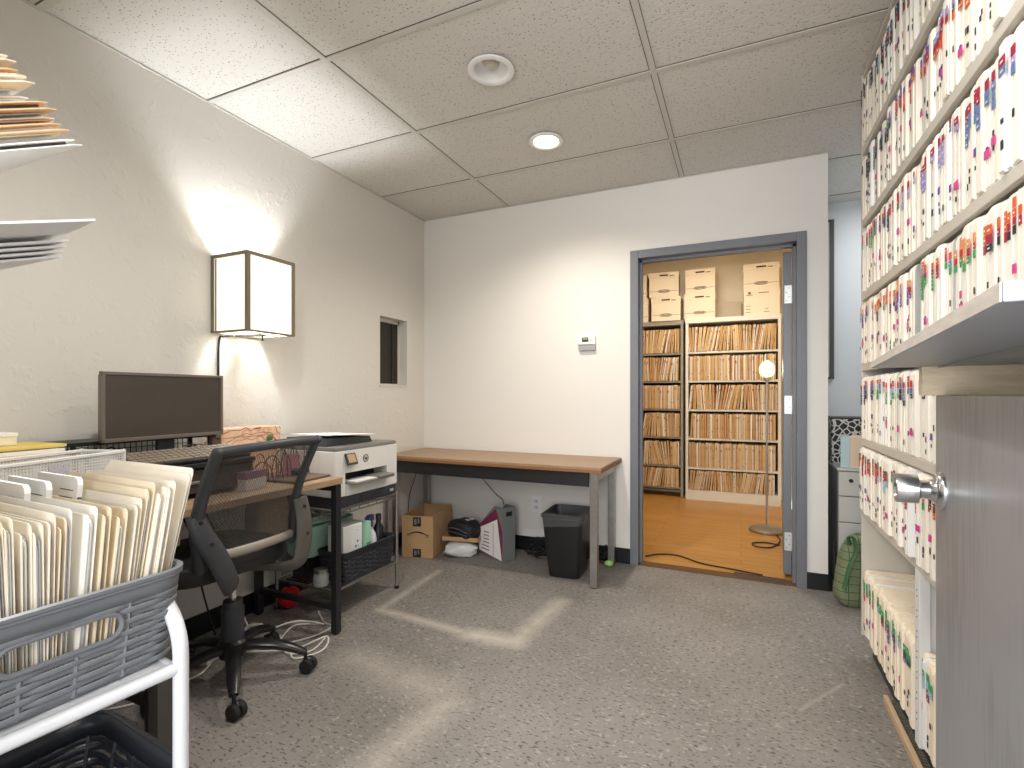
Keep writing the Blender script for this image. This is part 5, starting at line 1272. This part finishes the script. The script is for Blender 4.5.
for ti, (yn, pal) in enumerate(TIERS):
    z0 = bottoms[ti]+0.0305 if ti < 6 else 0.1105
    y = SYE-0.008; i = 0; gcount = rr_.randint(4, 7)
    while True:
        w_ = rr_.choice([0.018, 0.022, 0.026, 0.032] if ti < 6 else [0.024, 0.028, 0.032])
        for uy in (1.78,):
            lo = uy-0.021 if ti == 6 else uy-0.012; hi = uy+0.021 if ti == 6 else uy+0.012
            if y-w_ < hi and y > lo: y = lo
        if y-w_ < yn: break
        fr = (SYE-y)/(SYE-yn)
        cols = next(c for f_, c in pal if fr <= f_+1e-6 or f_ == 1.0)
        v = rr_.randint(0, 4)
        if rr_.random() < 0.35: cols = [cols[0], rr_.choice(pal)[1][1], cols[-1]]
        if rr_.random() < 0.25: cols = cols[:2]
        me = chart_mesh(w_, 2 if rr_.random() < 0.07 else (rr_.choice([0, 0, 1]) if ti < 6 else 3), v)
        x = SX - 0.003 + rr_.uniform(-0.010, 0.006) - (0.012 if ti in (5,) else 0)
        o = link('chart_folder' if nc == 0 else 'chart_folder.%03d' % nc, me, None, (x, y-w_/2, z0), (0, 0, R(rr_.uniform(-0.3, 0.3))))
        tag(o, 'cream chart, %s tabs, %s from far end, %s shelf' % (' and '.join(list(dict.fromkeys(cols))[:2]), ordinal(i+1), TN[ti]), 'chart folder', 'charts on the %s shelf of the tall shelving' % TN[ti])
        tb = link('tab_print' if nc == 0 else 'tab_print.%03d' % nc, tab_mesh(w_, cols, v+10*rr_.randint(0, 3)), o)
        y -= w_+0.0012; i += 1; nc += 1; gcount -= 1
        if gcount <= 0 and ti in (1, 2, 3, 4):
            divider(y-0.0012, z0, 0.268); y -= 0.0036; gcount = rr_.randint(4, 7)
print('charts', nc)

# ------------------------------------------------------------------ rear corner: cabinet, boxes, tote, board
t = thing('filing_cabinet', 'grey filing cabinet standing beyond the wall end', 'cabinet', (0.68, 3.42, 0))
m_cab = M('cabinet_grey', (186, 186, 182), 0.45)
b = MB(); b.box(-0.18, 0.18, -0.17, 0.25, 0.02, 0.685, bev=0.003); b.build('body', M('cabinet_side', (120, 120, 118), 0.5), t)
b = MB(); b.box(-0.185, 0.185, -0.19, 0.255, 0.685, 0.70, bev=0.002); b.build('top', m_cab, t)
for z0, z1 in ((0.545, 0.68), (0.40, 0.54), (0.03, 0.395)):
    b = MB(); b.box(-0.178, 0.178, -0.188, -0.17, z0, z1, bev=0.003); dw = b.build('drawer', m_cab, t)
    b = MB(); b.box(-0.05, 0.05, -0.198, -0.188, z1-0.03, z1-0.02, bev=0.002); b.build('handle', m_steel, dw)
b = MB(); b.tube([(-0.12, -0.186, 0.632), (-0.12, -0.192, 0.632)], 0.011, 14); b.build('lock', m_black, t)
t = thing('patterned_box', 'black storage box with a white cracked pattern on top of the filing cabinet', 'storage box', (0.64, 3.52, 0.7005))
b = MB(); b.box(-0.14, 0.16, -0.06, 0.15, 0, 0.265, bev=0.003); b.build('box_body', voronoi_pattern('crackle', (200, 198, 192), (26, 26, 26), 32, 0.07, 0.11), t)
b = MB(); b.box(-0.142, 0.162, -0.062, 0.152, 0.265, 0.275, bev=0.002); b.build('lid', m_black, t)
t = thing('box_file', 'pale blue and tan box file standing on the filing cabinet', 'box file', (0.575, 3.33, 0.7005), R(-12))
b = MB(); b.box(-0.045, 0.0, -0.08, 0.08, 0, 0.17, bev=0.002); b.build('blue_half', M('pale_blue_card', (166, 190, 196), 0.6), t)
b = MB(); b.box(0.0, 0.055, -0.085, 0.08, 0, 0.175, bev=0.002); b.build('tan_half', M('pale_tan_card', (206, 186, 164), 0.6), t)
t = thing('tote_bag', 'green checked reusable tote bag standing on the floor before the filing cabinet', 'bag', (0.595, 3.085, 0), R(16))
def grid_fabric():
    m, nt, b = node_mat('green_check'); N = nt.nodes.new; L = nt.links.new
    tc = N('ShaderNodeTexCoord'); br = N('ShaderNodeTexBrick'); br.offset = 0; br.inputs['Scale'].default_value = 1; br.inputs['Brick Width'].default_value = 0.05; br.inputs['Row Height'].default_value = 0.042; br.inputs['Mortar Size'].default_value = 0.0022
    br.inputs['Color1'].default_value = rgb((112, 124, 90)); br.inputs['Color2'].default_value = rgb((120, 130, 96)); br.inputs['Mortar'].default_value = rgb((58, 82, 56))
    mp = N('ShaderNodeMapping'); mp.inputs['Rotation'].default_value = (PI/2, 0, 0); L(tc.outputs['Object'], mp.inputs['Vector']); L(mp.outputs['Vector'], br.inputs['Vector'])
    L(br.outputs['Color'], b.inputs['Base Color']); b.inputs['Roughness'].default_value = 0.7; return m
def totefn(p): return Vector((p.x*(1+0.12*noise.noise(p*9)) + 0.02*(p.z/0.16), p.y*(1+0.2*noise.noise(p*8+Vector((3, 1, 2)))), max(-0.186, p.z*(1+0.1*noise.noise(p*7)))))
b = MB(); b.ball((0, 0, 0.187), 0.13, 0.055, 0.19, 30, 0, None, totefn, 0.5); b.build('bag_body', grid_fabric(), t)
b = MB(); b.tube(smooth_path([(-0.095, -0.052, 0.335), (-0.11, -0.062, 0.375), (-0.085, -0.066, 0.37), (-0.075, -0.064, 0.30), (-0.105, -0.064, 0.22), (-0.125, -0.05, 0.10)], 5), 0.014, 8, flat=(1, 0.4)); b.build('strap', M('dark_green_web', (64, 104, 70), 0.7, bump=0.3, bscale=60), t)
t = thing('wall_board', 'dark-edged white board on the rear wall beyond the wall end', 'board', (0.53, 4.12, 1.24))
b = MB(); b.box(-0.07, 0.05, -0.012, 0, 0.0, 1.11); b.build('panel', m_white, t)
b = MB(); b.box(0.05, 0.078, -0.022, 0, -0.015, 1.125); b.box(-0.07, 0.05, -0.018, 0, 1.11, 1.125); b.box(-0.07, 0.05, -0.018, 0, -0.015, 0.0); b.build('board_frame', M('board_edge', (66, 66, 62), 0.5), t)
o = MB().tube(smooth_path([(0.47, 3.16, 0.30), (0.475, 3.165, 0.15), (0.472, 3.15, 0.02), (0.50, 3.14, 0.008), (0.52, 3.18, 0.008)], 6), 0.006, 8).build('loose_cable', m_cable_b)
o.location = (0, 0, 0); tag(o, 'black cord dangling at the wall end beside the green tote', 'cord')

# ------------------------------------------------------------------ closet: shelving, record folders, storage cartons, floor lamp
LV = [0.105, 0.345, 0.655, 0.960, 1.265, 1.570]
m_cs = M('closet_shelf_white', (226, 220, 206), 0.5)
def shelving(name, label, x0, x1, y0, dark):
    t = thing(name, label, 'shelving', ((x0+x1)/2, y0, 0)); c = (x0+x1)/2; hw_ = (x1-x0)/2
    ms = M('closet_shelf_grey', (150, 142, 126), 0.5) if dark else m_cs
    for x in (-hw_, hw_-0.028): 
        b = MB(); b.box(x, x+0.028, 0, 0.30, 0, 1.92, bev=0.002); b.build('side_panel', ms, t)
    for z in LV[1:]:
        b = MB(); b.box(-hw_+0.028, hw_-0.028, 0.004, 0.30, z-0.022, z, bev=0.0015); b.build('shelf_board', ms, t)
    b = MB(); b.box(-hw_+0.028, hw_-0.028, 0.004, 0.30, LV[0]-0.02, LV[0]); b.build('bottom_board', ms, t)
    if not dark:
        b = MB(); b.box(-hw_+0.028, hw_-0.028, 0.0, 0.003, 0.0, 0.100); b.build('kick_board', ms, t)
    b = MB(); b.box(-hw_-0.004, hw_+0.004, -0.004, 0.32, 1.872, 1.92, bev=0.002); b.build('top_board', ms, t)
    b = MB(); b.box(-hw_, hw_, 0.30, 0.306, 0.02, 1.9); b.build('back_panel', M('closet_back_dark', (70, 58, 44), 0.8), t)
    return t
shelving('wide_shelving', 'wide white shelving packed with worn records in the closet', -0.545, 0.365, 5.50, False)
shelving('narrow_shelving', 'grey shelving packed with worn records beside the wide white shelving', -1.39, -0.575, 5.56, True)
FT = [M('record_tan', (218, 178, 120), 0.85, var=0.15, vscale=14), M('record_buff', (218, 182, 128), 0.85, var=0.12, vscale=14), M('record_brown', (188, 138, 88), 0.85, var=0.2, vscale=14), M('record_pale', (226, 204, 166), 0.85, var=0.08, vscale=14), M('record_rust', (172, 112, 72), 0.85, var=0.25, vscale=14)]
_rc = {}
def rec_mesh(w_, mi, v):
    key = (w_, mi, v)
    if key in _rc: return _rc[key]
    rr = random.Random(v*17+mi*3); b = MB(); n = 3
    for i in range(n):
        y0 = w_*i/n; d_ = rr.uniform(0, 0.012); h_ = 0.263-rr.uniform(0, 0.016)
        b.prism([(y0+0.0004, 0), (y0+w_/n-0.0004, 0), (y0+w_/n-0.0004, h_), (y0+0.0004, h_)], d_, 0.26, 'y', i % 2 if rr.random() < 0.8 else 2)
    zz = rr.uniform(0.17, 0.22)
    if v % 2: b.box(w_*0.3, w_*0.7, -0.0012, 0.0, zz, zz+rr.uniform(0.012, 0.03), 3)
    zz = rr.uniform(0.03, 0.10)
    if rr.random() < .5: b.box(w_*0.3, w_*0.7, -0.0012, 0.0, zz, zz+0.010, 3)
    me = b.mesh('record_folder', [FT[mi], FT[(mi+1) % 4], m_sheet, M('tab_rust', (150, 84, 60), 0.7) if v % 2 else M('tab_ink', (104, 84, 66), 0.7)]); _rc[key] = me; return me
RN = ['bottom', 'second-lowest', 'third-lowest', 'third-highest', 'second-highest', 'top']
nr = 0; rr_ = random.Random(77)
for (x0, x1, y0, sname, stp) in ((-0.515, 0.335, 5.497, 'wide white shelving', 0), (-1.02, -0.605, 5.552, 'grey shelving', 1)):
    for ri, z in enumerate(LV):
        hmax = 0.252; x = x0+0.004; ang = rr_.uniform(-2, 6); i = 0; pa = ang; lean_dir = rr_.choice([0, 1, 1])
        while True:
            w_ = rr_.choice([0.017, 0.021, 0.025, 0.029]); 
            if stp == 1 and ri == 1 and i < 9: target = -14
            else: target = 8*lean_dir*math.sin(i*0.35+ri)+4*lean_dir
            target *= min(1, max(0, (x1-x-0.03)/0.18))
            na = pa + max(-3, min(3, target-pa)) + rr_.uniform(-0.6, 0.6)
            if na < pa: x += 0.245*(math.tan(R(pa))-math.tan(R(na)))*0.98 if na >= 0 or pa > 0 else 0
            if na < 0 and na < pa: pass
            if na > pa and na < 0: x += 0
            wx = w_/math.cos(R(na))
            top = x + wx + 0.25*math.tan(R(max(0, na)))
            if top > x1-0.003 or x + wx > x1-0.003: break
            zoff = 0.0005 + (w_*abs(math.sin(R(na))) if na > 0 else 0)
            me = rec_mesh(w_, rr_.choice([0, 0, 1, 1, 2, 3, 4] if ri > 1 else [1, 1, 3, 3, 0, 2]), rr_.randint(0, 3))
            xx = x - min(0, 0.0) 
            o = link('record_folder' if nr == 0 else 'record_folder.%03d' % nr, me, None, (xx, y0-rr_.uniform(0.0, 0.012), z+zoff), (0, R(na), 0))
            if ri == 0: o.scale = (1, 1, 0.79)
            tag(o, 'worn tan record, %s from the %s, %s shelf of %s' % (ordinal(i+1), 'doorframe' if stp else 'grey unit', RN[ri], 'grey shelving' if stp else 'white shelving'), 'record folder', 'records on the %s shelf of the %s' % (RN[ri], sname))
            x += wx + 0.0008; pa = na; i += 1; nr += 1
print('records', nr)

m_bank = M('carton_white', (236, 220, 194), 0.8, var=0.03, vscale=6); m_bink = M('carton_ink', (112, 92, 70), 0.7)
def carton(idx, label, x, y, z, rz, w_=0.315, h_=0.262, plain=False):
    t = thing('storage_carton' if idx == 0 else 'storage_carton.%03d' % idx, label, 'storage box', (x, y, z), R(rz), 'storage cartons on top of the closet shelving')
    b = MB(); b.box(-w_/2+0.004, w_/2-0.004, 0.004, 0.306, 0, h_-0.06); b.build('body', m_bank, t)
    b = MB(); b.box(-w_/2, w_/2, 0, 0.31, h_-0.062, h_, bev=0.002); b.build('lid', m_bank, t)
    b = MB(); f_ = -0.001
    if plain:
        for q in range(3):
            b.box(-w_/2+0.02, -w_/2+0.065, 0.003, 0.004, 0.03+0.032*q, 0.035+0.032*q)
        b.box(0.02, 0.07, 0.003, 0.004, 0.03, 0.035); b.box(0.03, 0.06, 0.003, 0.004, 0.06, 0.065); b.ball((-w_/2+0.055, 0.0, h_-0.035), 0.014, 0.002, 0.014, 12)
        b.box(-0.03, 0.065, -0.001, 0, h_-0.04, h_-0.033); b.box(-w_/2+0.025, -w_/2+0.085, -0.001, 0, h_-0.058, h_-0.052)
    else:
        b.tube([(0.0+0.062*math.cos(2*PI*i/28), 0.0035, 0.062+0.014*math.sin(2*PI*i/28)) for i in range(28)], 0.0035, 5, closed=True)
        b.box(-0.045, 0.045, 0.003, 0.004, 0.057, 0.067); b.box(-w_/2+0.01, -0.066, 0.003, 0.004, 0.060, 0.0635); b.box(0.066, w_/2-0.01, 0.003, 0.004, 0.060, 0.0635)
        b.box(0.06, 0.105, -0.001, 0, h_-0.045, h_-0.036)
    b.build('print', m_bink, t)
    if not plain:
        b = MB(); b.box(-0.045, 0.045, -0.0015, 0.001, h_-0.042, h_-0.026); b.build('hand_hole', M('hole_dark', (72, 56, 40), 0.8), t)
ZT = 1.9205; HH_ = 0.2625
carton(0, 'lower storage carton nearest the dark recess, under another on the shelving', -0.405, 5.505, ZT, -2)
carton(1, 'upper storage carton nearest the dark recess with an oval mark', -0.400, 5.51, ZT+HH_, -3, 0.305)
carton(2, 'lower scribbled storage carton, second stack from the dark recess', -0.755, 5.535, ZT, 1.5)
carton(3, 'upper storage carton, second stack from the dark recess, slightly askew', -0.775, 5.53, ZT+HH_, 4, 0.318, 0.268)
carton(4, 'lower storage carton half hidden by the frame beside the scribbled one', -1.105, 5.56, ZT, 0)
carton(5, 'upper storage carton half hidden by the frame beside the askew one', -1.12, 5.56, ZT+HH_, 1)
carton(6, 'lower storage carton with printed lines, across the recess by the open door', 0.19, 5.51, ZT, 0, 0.335, 0.262, True)
carton(7, 'upper storage carton across the recess, on the one with printed lines', 0.185, 5.515, ZT+HH_, 0, 0.335)

t = thing('floor_lamp', 'lit floor lamp with a clear glass globe and round steel base in the closet', 'floor lamp', (0.192, 4.46, 0))
b = MB(); b.lathe([(0.135, 0), (0.138, 0.006), (0.138, 0.020), (0.120, 0.028), (0.02, 0.034)], n=40); b.build('base', m_steel, t)
b = MB(); b.tube([(0, 0, 0.03), (0, 0, 1.23)], 0.0085, 12); b.build('pole', m_steel, t)
b = MB(); b.lathe([(0.022, 1.225), (0.030, 1.235), (0.028, 1.255), (0.018, 1.265), (0.018, 1.285)], n=20); b.build('socket', m_steel, t)
b = MB(); b.lathe([(0.028, 1.255), (0.050, 1.275), (0.060, 1.31), (0.056, 1.345), (0.035, 1.375), (0.018, 1.385), (0.014, 1.40)], n=28, cap=False); b.build('globe', clear_glass('globe_glass', 0.28, (255, 240, 214)), t)
b = MB(); b.ball((0, 0, 1.315), 0.024, 0.024, 0.030, 16); b.build('bulb', emission('lamp_bulb', (255, 224, 160), 9.0), t)
b = MB(); b.tube([(0.0, 0, 1.385), (0.0, 0, 1.42), (0.0, 0.0, 1.445)], [0.006, 0.006, 0.003], 8); b.build('finial', m_steel, t)
light('floor_lamp_light', 'POINT', (0.192, 4.46, 1.32), LAMP, (255, 222, 170), 0.06)
o = MB().tube(smooth_path([(0.30, 4.40, 0.3), (0.29, 4.36, 0.05), (0.22, 4.02, 0.006), (0.10, 3.98, 0.006), (0.07, 4.06, 0.006), (0.16, 4.12, 0.006), (0.28, 4.10, 0.006)], 8), 0.005, 6)
o = MB().tube(smooth_path([(0.25, 4.36, 0.006), (0.27, 4.18, 0.006), (0.20, 3.98, 0.006), (0.10, 3.96, 0.006), (0.08, 4.04, 0.006), (0.17, 4.09, 0.006), (0.26, 4.06, 0.006)], 8), 0.005, 6).build('lamp_flex', m_cable_b); tag(o, 'black flex looping on the wood floor below the floor lamp', 'cord')
o = MB().tube(smooth_path([(-0.60, 3.42, 0.006), (-0.52, 3.50, 0.006), (-0.40, 3.52, 0.006), (-0.24, 3.42, 0.006), (-0.05, 3.38, 0.006), (0.12, 3.33, 0.01)], 8), 0.005, 6).build('doorway_cord', m_cable_b); tag(o, 'dark cord crossing the doorway along the edge of the wood floor', 'cord')
o = MB().prism([(-0.02, 0), (0.0, 0.012), (0.03, 0.012), (0.05, 0)], -0.14, 0.14, 'x').build('door_wedge', M('threshold_strip', (66, 44, 28), 0.5), None, (0.10, 3.27, 0.0045), (0, 0, R(-3))); o.name = 'threshold_strip'; tag(o, 'dark worn strip across the doorway floor near the open door hinge', 'threshold strip')

# ------------------------------------------------------------------ remaining lights
light('closet_ceiling_light', 'AREA', (-0.35, 4.35, 2.62), CLOSET, (255, 232, 200), 0.5)
light('rear_area_light', 'AREA', (1.15, 3.55, 2.44), REAR, (246, 249, 255), 0.5)
# room downlights behind the camera position
for (x, y, e) in ((-0.966, 0.60, CAN2), (0.10, 0.95, CAN3)):
    t = MB(); t.lathe([(0.098, -0.001), (0.098, -0.006), (0.086, -0.010), (0.072, -0.004), (0.001, -0.003)], (x, y, CEIL), 32, cap=False)
    o = t.build('recessed_light', [m_white]); tag(o, 'recessed downlight in the ceiling near the entrance' if y < 0.8 else 'recessed downlight in the ceiling above the half door', 'ceiling light')
    light('room_downlight', 'SPOT', (x, y, CEIL-0.02), e, (255, 244, 230), 0.08, spot_size=R(168), spot_blend=0.6)
light('entrance_fill', 'AREA', (-0.2, -1.55, 1.45), FILL, (252, 252, 255), 1.5, (R(84), 0, R(6)))  # added soft fill from behind the camera to brighten the room
w = bpy.data.worlds.new('world'); SC.world = w; w.use_nodes = True
w.node_tree.nodes['Background'].inputs['Color'].default_value = rgb((246, 247, 250)); w.node_tree.nodes['Background'].inputs['Strength'].default_value = WORLD
